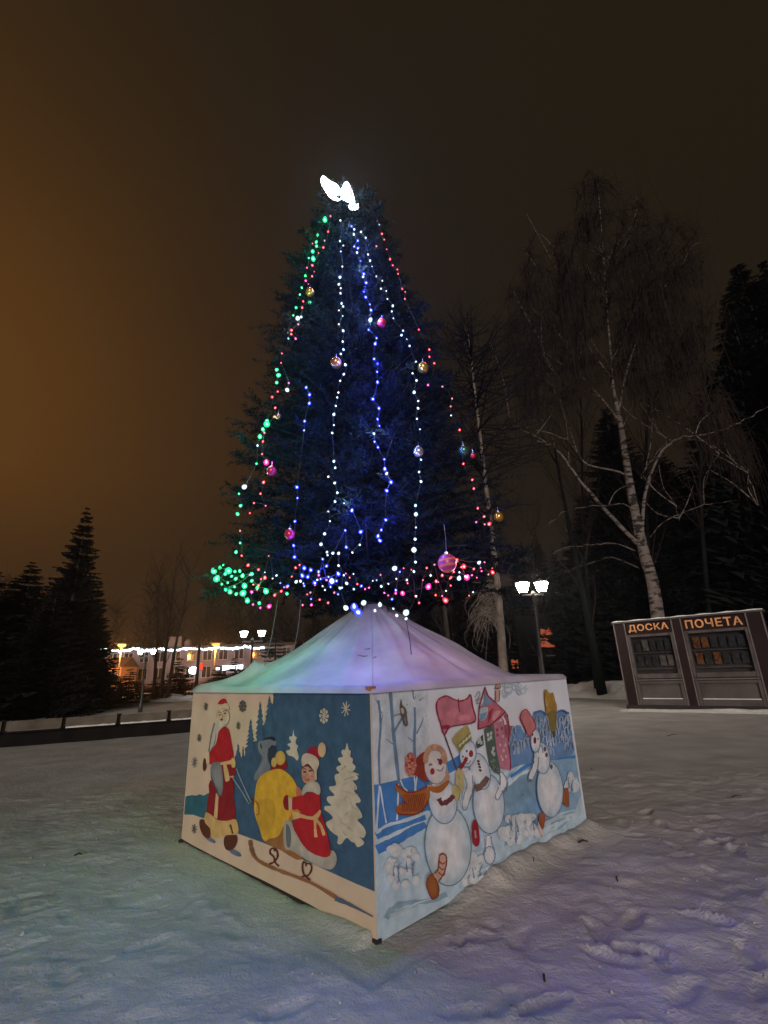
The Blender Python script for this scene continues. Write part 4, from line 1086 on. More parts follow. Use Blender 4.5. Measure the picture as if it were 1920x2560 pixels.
# baubles
def bauble(px, py, r, m, label, hang=0.05):
    P = surf(px, py, 0.17 if r > 0.07 else 0.09)
    t = thing('bauble', P, label, 'bauble', 'baubles on the tree')
    MB().ball(P, r, 20, 14).build('ball', m, t, True)
    MB().lathe([(r * 0.28, r * 0.94), (r * 0.28, r * 1.16), (0.001, r * 1.2)], P, 10).build('cap', M_WIRE, t)
    MB().tube([P + [0, 0, r * 1.15], P + [0.004, 0, r * 1.15 + hang * 0.5], P + [0, 0.01, r * 1.15 + hang]], 0.003, 4).build('hook', M_WIRE, t)


def gloss(name, c, metal=0.75, r=0.22): return mat(name, c, r, metal=metal, var=0.2, scale=20)


def striped():
    m = mat('striped_bauble', (0.5, 0.1, 0.15), 0.35, var=0.1)
    N, L = m.node_tree.nodes, m.node_tree.links
    tc = N.new('ShaderNodeTexCoord'); mp = N.new('ShaderNodeMapping'); mp.inputs['Rotation'].default_value = (0, 0.12, 0)
    L.new(tc.outputs['Object'], mp.inputs[0])
    w = N.new('ShaderNodeTexWave'); w.bands_direction = 'Z'; w.inputs['Scale'].default_value = 6.5; w.inputs['Distortion'].default_value = 0.6
    L.new(mp.outputs[0], w.inputs['Vector'])
    rp = N.new('ShaderNodeValToRGB'); e = rp.color_ramp.elements
    e[0].color = (0.25, 0.05, 0.30, 1); e[1].color = (0.62, 0.18, 0.16, 1); k = e.new(0.5); k.color = (0.55, 0.03, 0.10, 1)
    L.new(w.outputs[0], rp.inputs[0]); L.new(rp.outputs[0], N['Principled BSDF'].inputs['Base Color'])
    return m


for p, r, m, lab, hg in ((z6((1250, 825)), 0.082, striped(), 'large striped pink and violet bauble hanging on a long wire low on the right', 0.26),
        (z6((1105, 262)), 0.052, gloss('silver_bauble', (0.55, 0.55, 0.58)), 'silver bauble on the slanting white string', 0.05),
        (z6((1333, 257)), 0.055, gloss('green_bauble', (0.10, 0.28, 0.22)), 'green and silver bauble beside a small red one on the right edge', 0.05),
        (z6((1380, 282)), 0.030, gloss('pink_bauble', (0.55, 0.03, 0.06), 0.3), 'small red bauble beside the green one on the right edge', 0.04),
        (z6((1510, 592)), 0.055, gloss('gold_bauble', (0.60, 0.38, 0.06)), 'gold bauble at the right branch tip near red bulbs', 0.05),
        (z5((920, 783)), 0.052, gloss('red_bauble', (0.60, 0.03, 0.05), 0.4), 'red bauble right of the blue string in the upper half', 0.05),
        (z5((688, 985)), 0.062, gloss('peach_bauble', (0.55, 0.25, 0.13)), 'peach coloured bauble on the middle white string', 0.05),
        (z5((1128, 1010)), 0.062, gloss('brass_bauble', (0.58, 0.42, 0.10)), 'brassy bauble near the right edge at mid height', 0.05),
        (z5((556, 628)), 0.055, gloss('amber_bauble', (0.62, 0.26, 0.05)), 'amber bauble near the left edge in the upper half', 0.05),
        (z6((362, 360)), 0.050, gloss('crimson_bauble', (0.55, 0.03, 0.12), 0.3), 'crimson bauble under a magenta bulb on the left', 0.05),
        (z6((453, 680)), 0.048, gloss('ruby_bauble', (0.58, 0.02, 0.06), 0.3), 'ruby bauble low in the left half', 0.05),
        (z6((395, 84)), 0.032, gloss('bronze_bauble', (0.45, 0.2, 0.08)), 'small bronze bauble near the left edge at mid height', 0.05)):
    bauble(p[0], p[1], r, m, lab, hg)

# guy wires from the lower branches to the awning
for a_, b_, lab in ((at(694, 1500, 5.4), at(660, 1672, 5.6), 'guy rope pulling up the peak on the left of the awning'), (at(752, 1500, 5.2), at(735, 1625, 5.5), 'thin guy rope left of the awning peak'), (at(1014, 1545, 4.75), at(1030, 1666, 4.72), 'dark rope lying against the right side of the awning')):
    mid = (a_ + b_) / 2 + np.array([0.012, 0, -0.01])
    tag(MB().tube(spline([a_, mid, b_], 6), 0.004, 5).build('guy_rope', M_ROPE if 'dark' not in lab else M_BARK, None, True, base=tuple(b_)), lab, 'rope')


# ------------------------------------------------------------------ background trees
def spruce_proto(name, H, R, seed, label, m, levels=34, dens=1.0):
    r_ = np.random.default_rng(seed)
    t = thing(name, (0, 0, 0), label, 'tree')
    MB().tube([(0, 0, -0.1), (0, 0, H * 0.5), (0, 0, H * 0.97)], [H * 0.018, H * 0.011, 0.01], 8).build('trunk', M_BARK, t)
    T = []
    for i in range(levels):
        u = (i + r_.random() * 0.6) / levels; z = H * (0.05 + 0.94 * u)
        rr = R * (1 - u) ** 0.85 + 0.10
        nb = int((7 + 6 * (1 - u)) * dens)
        for k in range(nb):
            a = r_.uniform(0, 6.283); ln = rr * r_.uniform(0.62, 1.12); droop = r_.uniform(0.12, 0.40)
            o = np.array([math.cos(a), math.sin(a), 0]); sd = np.array([-o[1], o[0], 0])
            n = 9
            for j in range(n):
                s0 = 0.12 + 0.88 * j / n
                P = np.array([0, 0, z]) + o * ln * s0 + np.array([0, 0, -droop * ln * s0 + 0.22 * ln * s0 ** 2])
                w = ln * 0.34 * (1.1 - s0) + 0.08
                for sg in (-1, 1):
                    tip = P + (sd * sg * r_.uniform(0.6, 1.1) + o * r_.uniform(0.35, 0.8)) * w + np.array([0, 0, -r_.uniform(0.05, 0.55) * w])
                    e = o * ln / n * 0.9
                    T.append([P, P + e, tip])
                if j % 2 == 0: T.append([P - o * 0.1, P + o * ln / n * 1.6, P + np.array([0, 0, -r_.uniform(0.3, 0.75) * w * 1.4]) + o * 0.1])
    tri_mesh('crown', np.array(T), m, t)
    return t


fir_a = spruce_proto('spruce_tree', 12.0, 3.3, 1, 'tall black spruce with a narrow tip at the left edge of the square', M_FIR, 44, 1.6)
fir_b = spruce_proto('spruce_tree', 26.0, 7.0, 2, 'very tall black spruce towering behind the birch', M_FIR, 60, 1.8)
fir_c = spruce_proto('spruce_tree', 5.0, 1.7, 3, 'small pale spruce lit by the double lamp left of the awning', M_FIRP, 20)
for o, g_ in ((fir_a, 'dark spruces left of the square'), (fir_b, 'dark spruces behind the birch'), (fir_c, 'small spruces on the left')): o['group'] = g_
p = at(198, 1262, 30); fir_a.location = (p[0] + 0.6, 30, -0.3); fir_a.scale = (0.86, 0.86, (p[2] + 0.3) / 12.0)
for px, py, Yd, w, lab in ((60, 1400, 34, 1.3, 'broad black spruce behind the tall one on the left'), (-70, 1380, 26, 1.6, 'black spruce cut off by the left edge of the picture'), (120, 1470, 27, 0.9, 'shorter black spruce with skirts down to the snow on the left'), (225, 1440, 33, 0.7, 'slim black spruce to the right of the tall left one'), (20, 1440, 29, 1.0, 'bushy black spruce behind the pale poster stand'), (170, 1380, 37, 1.3, 'wide black spruce filling the gap behind the tall left spruce')):
    q = at(px, py, Yd); copy_tree(fir_a, (q[0] + 0.02 * Yd, Yd, -0.3), rng.uniform(0, 6), (w, (q[2] + 0.3) / 12.0), lab)
q = at(1850, 640, 30); fir_b.location = (q[0] + 1.5, 30, -0.4); fir_b.scale = (1.0, 1.0, (q[2] + 0.4) / 26.0)
for px, py, Yd, w, lab in ((1790, 650, 28, 1.35, 'broad black spruce filling the dark right of the birch'), (1885, 690, 29, 1.3, 'broad black spruce just inside the right edge of the picture'), (1760, 730, 27, 0.9, 'black spruce just right of the birch crown'), (1925, 820, 26, 0.8, 'black spruce at the right edge of the picture'), (1475, 1010, 33, 0.95, 'black spruce between the lamp and the birch trunk'), (1420, 1230, 36, 0.8, 'lower black spruce behind the lantern post'), (1600, 1120, 36, 1.0, 'black spruce directly behind the birch trunk'), (1710, 900, 34, 1.1, 'wide black spruce behind the right birch limbs'), (1540, 1300, 29, 0.65, 'short black spruce behind the left part of the board'), (1830, 1250, 30, 0.8, 'short black spruce behind the right part of the board')):
    q = at(px, py, Yd); copy_tree(fir_b, (q[0] + 0.05 * Yd * (px - 835) / 1000, Yd, -0.4), rng.uniform(0, 6), (w, (q[2] + 0.4) / 26.0), lab)
for k, (px, py) in enumerate(((1150, 1440), (1190, 1380), (1235, 1430), (1290, 1390), (1335, 1330), (1380, 1360), (1440, 1300), (1500, 1340), (1110, 1470), (1060, 1490), (1580, 1290), (1660, 1260), (1740, 1290), (1800, 1230), (1870, 1260), (1930, 1240), (1990, 1200))):
    q = at(px, py, 62 + 9 * (k % 3)); o = copy_tree(fir_b, (q[0], 62 + 9 * (k % 3), -0.4), rng.uniform(0, 6), (0.75, (q[2] + 0.4) / 26.0), 'dark distant spruce in the black tree line behind the square'); o['group'] = 'distant tree line on the right'
wd = MB(); r_ = np.random.default_rng(88)
for k in range(95):                                                     # far bare wood behind the building, one dark mass
    x = r_.uniform(-95, 12); y = r_.uniform(84, 120); H_ = r_.uniform(11, 24) * (0.75 + 0.25 * math.sin(x * 0.13))
    wd.tube([(x, y, -0.3), (x + r_.normal(0, 0.3), y, H_ * 0.5), (x + r_.normal(0, 0.7), y, H_)], [0.28, 0.18, 0.03], 4, False)
    for q in range(34):
        z = H_ * r_.uniform(0.15, 0.98); a = r_.uniform(0, 6.28); l2 = (0.10 + 0.16 * (1 - z / H_)) * H_ * r_.uniform(0.7, 1.3)
        P = np.array([x, y, z]); e = P + np.array([math.cos(a) * l2 * 0.8, math.sin(a) * l2 * 0.8, l2 * 0.8])
        m2 = (P + e) / 2 + r_.normal(0, 0.2, 3)
        wd.tube([P, m2, e], [0.10, 0.075, 0.04], 3, False)
        for w_ in range(4):
            c = m2 if w_ % 2 else e; dd = r_.normal(0, 0.6, 3) + [0, 0, 0.5]; wd.tube([c, c + dd, c + dd * 2], [0.055, 0.04, 0.02], 3, False)
tag(wd.build('distant_woods', M_FIR), kind='stuff')
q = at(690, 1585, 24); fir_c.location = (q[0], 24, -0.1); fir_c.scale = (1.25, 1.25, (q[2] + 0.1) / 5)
fird = spruce_proto('spruce_tree', 5.0, 1.7, 9, 'small dark spruce before the orange lit wall', M_FIR, 20); fird['group'] = 'small spruces on the left'
q = at(285, 1655, 46); fird.location = (q[0], 46, -0.1); fird.scale = (1.2, 1.2, (q[2] + 0.1) / 5)
for px, py, Yd, lab in ((328, 1668, 40, 'little dark spruce on the snow bank left of the bare trees'), (450, 1640, 44, 'dark spruce before the grey building front'), (395, 1690, 42, 'lowest dark spruce beside the bare trees'), (590, 1640, 40, 'dark spruce below the lit shop sign'), (635, 1655, 30, 'dark spruce behind the post of the double lamp'), (545, 1660, 45, 'dark spruce left of the lit shop sign')):
    q = at(px, py, Yd); copy_tree(fird, (q[0], Yd, -0.1), rng.uniform(0, 6), (1.1, (q[2] + 0.1) / 5), lab)


def zig(P0, P1, n, amp, r_):
    t = np.linspace(0, 1, n)[:, None]; P = P0 + (P1 - P0) * t
    return P + r_.normal(0, amp, (n, 3)) * np.sin(t * math.pi)


# birch behind the board
BY = 18.6
def z7(p): return (1080 + p[0] * 0.5333, 380 + p[1] * 0.5334)
r_ = np.random.default_rng(5)
bb = at(*z7((1082, 2290)), BY)
birch = thing('birch_tree', (bb[0] + 0.4, BY, 0), 'bare birch with forked white trunk and hanging twigs behind the board of honour', 'tree')


def limb(pts, r0, r1, drift):
    n = len(pts); W = []
    for i, p in enumerate(pts): W.append(at(*z7(p), BY + drift * i / max(1, n - 1)))
    S = spline(W, 5)
    return S, np.linspace(r0, r1, len(S))


trunk_pts = [(1075, 2260), (1060, 2190), (1035, 2020), (1000, 1900), (975, 1800), (955, 1700), (935, 1600), (915, 1480), (895, 1350), (885, 1280), (865, 1190), (845, 1080), (838, 950), (825, 800), (815, 650), (805, 500), (790, 300), (775, 130)]
S, Rr = limb(trunk_pts, 0.30, 0.02, 0.0)
Rr = np.interp(np.linspace(0, 1, len(S)), [0, 0.1, 0.35, 0.55, 0.7, 1], [0.26, 0.225, 0.16, 0.105, 0.05, 0.010])
S = np.vstack([[bb[0] + 0.4, BY, -0.1], S]); Rr = np.concatenate([[0.33], Rr])
MB().tube(S, Rr, 10).build('trunk', M_BIRCH, birch, True)
limbs = [S]
for pts, r0, r1, dr in (([(965, 1835), (900, 1770), (780, 1640), (680, 1520), (600, 1410), (540, 1370), (440, 1330)], 0.115, 0.022, -1.6),
        ([(930, 1550), (880, 1500), (730, 1465), (660, 1380), (600, 1335), (480, 1300), (370, 1290), (220, 1325)], 0.06, 0.012, -2.2),
        ([(870, 1250), (790, 1150), (700, 1050), (655, 960), (600, 860), (550, 800), (470, 730), (430, 670)], 0.075, 0.015, 1.4),
        ([(565, 820), (600, 720), (595, 600), (600, 460)], 0.035, 0.012, 1.5), ([(845, 1060), (780, 980), (690, 840)], 0.06, 0.02, -1.0), ([(790, 1150), (720, 1120), (660, 1100), (580, 1065)], 0.03, 0.012, -1.0),
        ([(985, 1830), (990, 1680), (1010, 1560), (1060, 1430), (1110, 1370), (1160, 1340), (1300, 1320), (1440, 1270), (1575, 1195)], 0.10, 0.02, -1.8),
        ([(1060, 1440), (1100, 1360), (1040, 1280), (980, 1180), (970, 1120)], 0.035, 0.015, -1.0), ([(1090, 1370), (1030, 1440), (980, 1530)], 0.03, 0.02, -0.9),
        ([(880, 1200), (900, 1080), (940, 940), (990, 770), (1020, 620), (1058, 445)], 0.075, 0.02, 0.8),
        ([(955, 1870), (860, 1835), (750, 1840), (660, 1850), (550, 1890)], 0.028, 0.010, -1.8), ([(970, 1950), (900, 1920), (830, 1900), (720, 1935), (620, 1965)], 0.024, 0.010, -1.5),
        ([(960, 1690), (900, 1650), (830, 1655), (700, 1665), (600, 1700), (540, 1760)], 0.03, 0.009, -1.9), ([(1020, 1810), (1080, 1740), (1180, 1690), (1300, 1650), (1430, 1635)], 0.028, 0.010, -1.4),
        ([(1160, 1340), (1280, 1360), (1400, 1440), (1480, 1510), (1530, 1660)], 0.045, 0.016, -2.6), ([(1060, 1440), (1080, 1560), (1130, 1640), (1160, 1730)], 0.02, 0.008, -1.4), ([(895, 1290), (920, 1230), (950, 1160)], 0.03, 0.012, 0.6),
        ([(440, 1165), (470, 1240), (500, 1300)], 0.012, 0.018, -1.4), ([(840, 980), (900, 860), (960, 700)], 0.03, 0.012, -1.2), ([(820, 700), (740, 560), (700, 420)], 0.028, 0.01, 1.0), ([(812, 620), (880, 480), (960, 340)], 0.028, 0.01, -0.9), ([(800, 480), (740, 330), (700, 200)], 0.02, 0.008, 0.5), ([(990, 770), (1100, 620), (1200, 500)], 0.028, 0.01, 1.8)):
    S, Rr = limb(pts, r0, r1, dr)
    S = S + r_.normal(0, 0.03, S.shape) * np.linspace(0, 1, len(S))[:, None]
    Rr = Rr * 0.74
    MB().tube(S, Rr, 7).build('limb', M_BIRCH, birch, True); limbs.append(S)
allp = np.concatenate(limbs)
for q in range(46):
    src = limbs[r_.integers(len(limbs))]; P0 = src[r_.integers(len(src) // 3, len(src))]
    if P0[2] < 6: continue
    a = r_.uniform(0, 6.28); ln = r_.uniform(1.4, 3.6); o = np.array([math.cos(a) * 0.55, math.sin(a) * 0.55, r_.uniform(0.5, 1.0)])
    S = spline([P0, P0 + o * ln * 0.5 + r_.normal(0, 0.12, 3), P0 + o * ln + r_.normal(0, 0.2, 3)], 5)
    MB().tube(S, np.linspace(0.026, 0.010, len(S)), 5).build('limb', M_BIRCH, birch, True); limbs.append(S)
allp = np.concatenate(limbs)
CR = np.array([(330, 760), (440, 430), (560, 410), (650, 350), (680, 150), (790, 70), (900, 200), (1050, 280), (1240, 310), (1290, 450), (1330, 700), (1320, 1000), (1450, 1250), (1540, 1450), (1400, 1500), (1180, 1300), (1000, 1150), (850, 1050), (640, 1200), (420, 1200), (320, 1000)], float)


def in_poly(x, y, P):
    c = False; j = len(P) - 1
    for i in range(len(P)):
        if (P[i][1] > y) != (P[j][1] > y) and x < (P[j][0] - P[i][0]) * (y - P[i][1]) / (P[j][1] - P[i][1]) + P[i][0]: c = not c
        j = i
    return c


tw = MB(); nclu = 0
while nclu < 640:
    x, y = r_.uniform(300, 1560), r_.uniform(60, 1500)
    if not in_poly(x, y, CR): continue
    nclu += 1
    c = at(*z7((x, y)), BY + r_.uniform(-2.8, 2.8))
    dd = np.linalg.norm(allp - c, axis=1) + 1.2 * np.clip(allp[:, 2] - c[2], 0, None); src = allp[np.argmin(dd)]
    mid = src * 0.5 + c * 0.5 + np.array([0, 0, 0.25 * np.linalg.norm(c - src) * 0.6])
    B_ = spline([src, mid, c], 4) + r_.normal(0, 0.04, (9, 3)); B_[0] = src
    tw.tube(B_, np.linspace(0.026, 0.010, 9), 4, False)
    for q in range(13):
        s_ = B_[r_.integers(3, 9)]; ln = r_.uniform(0.4, 1.9) ** 1.1; a = r_.uniform(0, 6.28); ho = r_.uniform(0.15, 0.55)
        o = np.array([math.cos(a), math.sin(a), 0])
        if q % 5 < 2:
            d_ = o * r_.uniform(0.3, 0.9) + [0, 0, r_.uniform(-0.2, 0.7)]
            tw.tube(spline([s_, s_ + d_ * 0.5 + r_.normal(0, 0.06, 3), s_ + d_ + [0, 0, -0.15]], 3), np.linspace(0.011, 0.005, 7), 3, False)
            continue
        P = [s_, s_ + o * ho * 0.6 + [0, 0, 0.10], s_ + o * ho + [0, 0, -ln * 0.35], s_ + o * (ho * 1.1) + r_.normal(0, 0.05, 3) + [0, 0, -ln]]
        tw.tube(spline(P, 2), np.linspace(0.0125, 0.0065, 7), 3, False)
o = tw.build('twigs', M_TWIG, birch); o['kind'] = 'stuff'

# larch standing right behind the tent
LY = 16.0
lb = at(1258, 1668, LY); lt = at(1168, 815, LY)
larch = thing('larch_tree', (lb[0], LY, 0), 'bare larch with a pale straight trunk behind the right side of the tent', 'tree')
MB().tube(spline([(lb[0], LY, -0.1), lb, at(1243, 1460, LY), at(1205, 1130, LY), lt], 6), np.linspace(0.19, 0.02, 25), 10).build('trunk', M_PALEBARK, larch, True)
tw = MB(); r_ = np.random.default_rng(15)
for k in range(150):
    u = r_.random() ** 0.8; z = 6.2 + (lt[2] - 6.2) * u
    x0 = np.interp(z, [lb[2], lt[2]], [lb[0], lt[0]]); R_l = 0.4 + 2.1 * math.sin(min(1.0, (1.03 - u) * 2.2) * math.pi / 2) * (0.75 if u < 0.25 else 1)
    a = r_.uniform(0, 6.28); o = np.array([math.cos(a), math.sin(a), 0])
    P = spline([(x0, LY, z), np.array([x0, LY, z]) + o * R_l * 0.5 + [0, 0, 0.1 * R_l], np.array([x0, LY, z]) + o * R_l * r_.uniform(0.8, 1.1) + [0, 0, 0.35 * R_l * u + 0.1]], 4)
    tw.tube(P, np.linspace(0.030, 0.008, len(P)), 4, False)
    for q in range(10):
        s_ = P[r_.integers(2, len(P))]; d = o * r_.uniform(0, 0.5) + r_.normal(0, 0.28, 3) + [0, 0, r_.uniform(-0.1, 0.35)]
        tw.tube([s_, s_ + d * 0.6 + [0, 0, -0.04], s_ + d * 1.2], [0.009, 0.007, 0.004], 3, False)
o = tw.build('twigs', M_LTWIG, larch); o['kind'] = 'stuff'
tw = MB()
lc = at(1208, 1530, LY - 0.3)
for k in range(60):                                                    # pale dead twigs hanging at the trunk
    s_ = np.array([np.interp(r_.random(), [0, 1], [lb[0] - 0.1, lb[0]]), LY - 0.1, lc[2] + r_.uniform(-0.6, 1.0)])
    e = lc + np.array([r_.normal(-0.1, 0.32), r_.normal(0, 0.2), r_.normal(-0.1, 0.45)])
    tw.tube(spline([s_, (s_ + e) / 2 + [0, 0, 0.2], e, e + [r_.normal(0, 0.15), 0, -r_.uniform(0.05, 0.5)]], 3), np.linspace(0.012, 0.005, 10), 3, False)
o = tw.build('dead_twigs', M_PALEBARK, larch); o['kind'] = 'stuff'


def bare_tree(x, y, H, lean, m, label, seed, br=26, r0=0.14):
    r_ = np.random.default_rng(seed)
    t = thing('bare_tree', (x, y, 0), label, 'tree', 'bare leafless trees')
    P = spline([(x, y, -0.1), (x + lean * 0.3, y, H * 0.35), (x + lean * 0.8, y, H * 0.7), (x + lean, y, H)], 6)
    MB().tube(P, np.linspace(r0, 0.015, len(P)), 8).build('trunk', m, t, True)
    tw = MB()
    for k in range(br):
        s_ = P[r_.integers(len(P) // 4, len(P))]; a = r_.uniform(0, 6.28); ln = r_.uniform(0.1, 0.26) * H * 0.8
        e = s_ + np.array([math.cos(a) * ln * 0.5, math.sin(a) * ln * 0.5, ln])
        B_ = spline([s_, (s_ + e) / 2 + r_.normal(0, 0.1, 3), e], 4); tw.tube(B_, np.linspace(r0 * 0.25, 0.006, len(B_)), 4, False)
        for q in range(7):
            c = B_[r_.integers(2, len(B_))]; d = r_.normal(0, 0.35, 3) + [0, 0, 0.45]; tw.tube([c, c + d, c + d * 1.7 + [0, 0, -0.1]], [0.009, 0.007, 0.004], 3, False)
    o = tw.build('branches', M_TWIG, t); o['kind'] = 'stuff'
    return t


for px, H, ln, lab, sd in ((385, 11, -0.6, 'left of three slim bare trunks by the far garland', 61), (402, 12, 0.2, 'middle of three slim bare trunks by the far garland', 62), (418, 11, 0.9, 'right leaning one of three slim bare trunks by the far garland', 63)):
    q = at(px, 1735, 41); bare_tree(q[0], 41, H, ln, M_BARK, lab, sd, 14, 0.15)
q = at(1128, 1660, 22); bare_tree(q[0], 22, 9.5, -0.3, M_BARK, 'dim bare trunk left of the pale larch', 64, 14, 0.17)
q = at(1500, 1700, 25); bare_tree(q[0], 25, 14, -0.4, M_FIR, 'black trunk beside the left end of the board', 65, 10, 0.26)
q = at(1352, 1700, 27); bare_tree(q[0], 27, 9, 0.5, M_BARK, 'thin grey bare tree behind the lantern post', 66, 22, 0.10)


for px, py, Yl, r0, lab, sd in ((1585, 640, 25, 0.14, 'broad bare tree dimly filling the dark behind the birch crown', 71), (1725, 600, 27, 0.16, 'bare tree between the birch crown and the black spruces', 72), (1425, 760, 26, 0.12, 'bare tree between the larch and the birch', 73)):
    q = at(px, py, Yl); q0 = at(px + 60, 1700, Yl); bare_tree(q0[0], Yl, q[2], (q[0] - q0[0]), M_FIR, lab, sd, 75, r0)


# ------------------------------------------------------------------ lamps
def double_lantern(P, spacing, glass, label, size=0.46):
    """P = point midway between the two lanterns"""
    t = thing('street_lamp', (P[0], P[1], 0), label, 'street lamp', 'double lanterns in the square')
    H_ = P[2]
    MB().lathe([(0.11, 0.0), (0.11, 0.35), (0.07, 0.5), (0.05, 0.6), (0.042, H_ - 0.32), (0.07, H_ - 0.30), (0.05, H_ - 0.2), (0.02, H_ - 0.16)], (P[0], P[1], 0), 12).build('post', M_POST, t, True)
    MB().box((P[0], P[1], H_ - 0.30), (spacing + 0.1, 0.05, 0.05)).build('crossarm', M_TRIM, t)
    for s_ in (-1, 1):
        c = np.array([P[0] + s_ * spacing / 2, P[1], H_])
        b = MB().lathe([(size * 0.26, -size * 0.36), (size * 0.47, size * 0.24), (size * 0.44, size * 0.27)], c, 6)
        ln = b.build('lantern', glass, t)
        MB().lathe([(size * 0.49, size * 0.275), (size * 0.42, size * 0.32), (size * 0.16, size * 0.44), (size * 0.05, size * 0.50)], c, 6).build('lantern_cap', M_POST, ln)
        MB().lathe([(0.03, -0.30), (0.03, -size * 0.42), (size * 0.27, -size * 0.40), (size * 0.27, -size * 0.365)], c, 8).build('lantern_base', M_POST, ln)


double_lantern(at(1330, 1467, 18.5), 0.72, E_LANTERN, 'bright double lantern standing between the tent and the board of honour', 0.56)
double_lantern(at(632, 1584, 19.5), 0.70, E_LANTERNC, 'double lantern left of the awning beside a lamp lit spruce', 0.34)
double_lantern(at(367, 1630, 28), 0.72, E_LANTERNC, 'farther double lantern hanging below the far garland', 0.34)


def road_lamp(P, m, label, hl=0.5):
    t = thing('street_lamp', (P[0], P[1], 0), label, 'street lamp', 'road lamps beyond the square')
    MB().tube([(P[0], P[1], 0), (P[0], P[1], P[2] - 0.1), (P[0] - 0.2, P[1], P[2])], [0.12, 0.07, 0.05], 8).build('post', M_TRIM, t)
    MB().box((P[0], P[1], P[2] + 0.12), (hl * 1.3, hl, 0.12)).build('lamp_head', M_POST, t)
    MB().lathe([(hl * 0.28, -0.28), (hl * 0.5, -0.1), (hl * 0.45, 0.055)], P, 10).build('lamp_glass', m, t)
    ld = bpy.data.lights.new('lamp_light', 'POINT'); ld.color = (1.0, 0.40, 0.08); ld.energy = 2400 * hl; ld.shadow_soft_size = 0.2
    lo = bpy.data.objects.new('lamp_light', ld); COL.objects.link(lo); lo.parent = t; lo.location = (0, -0.5, P[2] - 0.8)


road_lamp(at(305, 1612, 60), E_SODIUMY, 'yellow road lamp on a pale post before the orange wall', 0.95)
road_lamp(at(540, 1610, 62), E_SODIUM, 'orange road lamp above the grey building', 1.0)
road_lamp(at(3, 1612, 62), E_SODIUMY, 'yellow road lamp at the far left edge', 0.7)
road_lamp(at(240, 1628, 58), E_SODIUM, 'small orange road lamp at the left end of the far garland', 0.5)

# ------------------------------------------------------------------ far building with a row of lights along the eaves
FY = 70.0
bx0, bx1 = at(215, 1700, FY)[0], at(735, 1700, FY)[0]
ez = at(440, 1622, FY)[2]
bld = thing('long_building', ((bx0 + bx1) / 2, FY, 0), 'long grey two storey building with a lit shop sign across the road', 'building')
MB().box(((bx0 + bx1) / 2, FY + 5, ez / 2 + 0.6), (bx1 - bx0, 10, ez - 1.2)).build('wall', M_WALLG, bld)
MB().box(((bx0 + bx1) / 2, FY + 4.95, 0.58), (bx1 - bx0 + 0.1, 10.1, 1.3)).build('plinth', M_WALLB, bld)  # reddish light on the wall foot, put into this strip's colour
MB().box(((bx0 + bx1) / 2, FY + 5, ez + 0.15), (bx1 - bx0 + 0.8, 10.8, 0.28)).build('roof', M_DARK, bld)
cx = at(443, 1608, FY + 3)
MB().box((cx[0], FY + 3, ez + 0.9), (1.9, 1.6, 1.9)).build('roof_housing', M_TRIM, bld)
cx2 = at(470, 1610, FY + 3); MB().lathe([(0.5, ez + 0.3), (0.55, ez + 1.2), (0.2, ez + 1.5)], (cx2[0], FY + 3, 0), 10).build('roof_vent', M_TRIM, bld)
nwin = 13
for row, (z0, h_) in enumerate(((1.7, 1.5), (4.0, 1.35))):
    for i in range(nwin):
        x = bx0 + (i + 0.5) * (bx1 - bx0) / nwin
        fr = MB()
        for dx in (-0.62, 0.0, 0.62): fr.box((x + dx, FY - 0.04, z0 + h_ / 2), (0.08, 0.10, h_))
        for dz in (0.0, h_): fr.box((x, FY - 0.043, z0 + dz), (1.34, 0.10, 0.08))
        fo = fr.build('window', M_FRAME, bld)
        MB().box((x, FY - 0.006, z0 + h_ / 2), (1.2, 0.03, h_)).build('pane', M_GLASS, fo)
p0, p1 = at(556, 1671, FY - 0.5), at(606, 1667, FY - 0.5)
sg = MB().box(((p0[0] + p1[0]) / 2, FY - 0.35, (p0[2] + p1[2]) / 2), (p1[0] - p0[0], 0.25, 0.62)).build('shop_sign', E_SIGN, bld)
MB().box((at(546, 1672, FY)[0], FY - 0.3, p0[2]), (0.42, 0.2, 0.35)).build('small_sign', E_SIGN, bld)
p = at(484, 1676, FY - 0.6); MB().lathe([(0.1, -0.5), (0.5, -0.35), (0.62, 0), (0.5, 0.35), (0.1, 0.5)], (p[0], FY - 0.7, p[2]), 12).build('globe_sign', E_SIGN, bld)
p = at(500, 1668, FY - 0.6); MB().box((p[0], FY - 0.3, p[2] + 0.1), (0.55, 0.2, 0.9)).build('red_sign', E_RED, bld)
# string of lights along the eaves
gs = thing('eaves_light_string', (bx0, FY - 0.6, ez), 'long row of white lights strung along the eaves of the far building', 'light string')
pts = []
for px in np.arange(238, 660, 4.3):
    q = at(px, 1627 - (px - 238) * 0.02 + 2.0 * math.sin(px * 0.09) + rng.normal(0, 1.0), FY - 0.7); pts.append(q)
MB().tube(np.array(pts), 0.02, 4).build('cable', M_CABLE, gs)
m0 = None
for q in pts:
    r = 0.135
    if m0 is None: bo = MB().ball((0, 0, 0), r, 8, 5).build('bulb', E_STAR, gs, False, base=(0, 0, 0)); m0 = bo.data
    else: bo = bpy.data.objects.new('bulb', m0); COL.objects.link(bo); bo.parent = gs
    bo.location = Vector(q) - gs.location; s_ = rng.uniform(0.7, 1.5); bo.scale = (s_ * rng.uniform(1, 1.6), s_, s_)
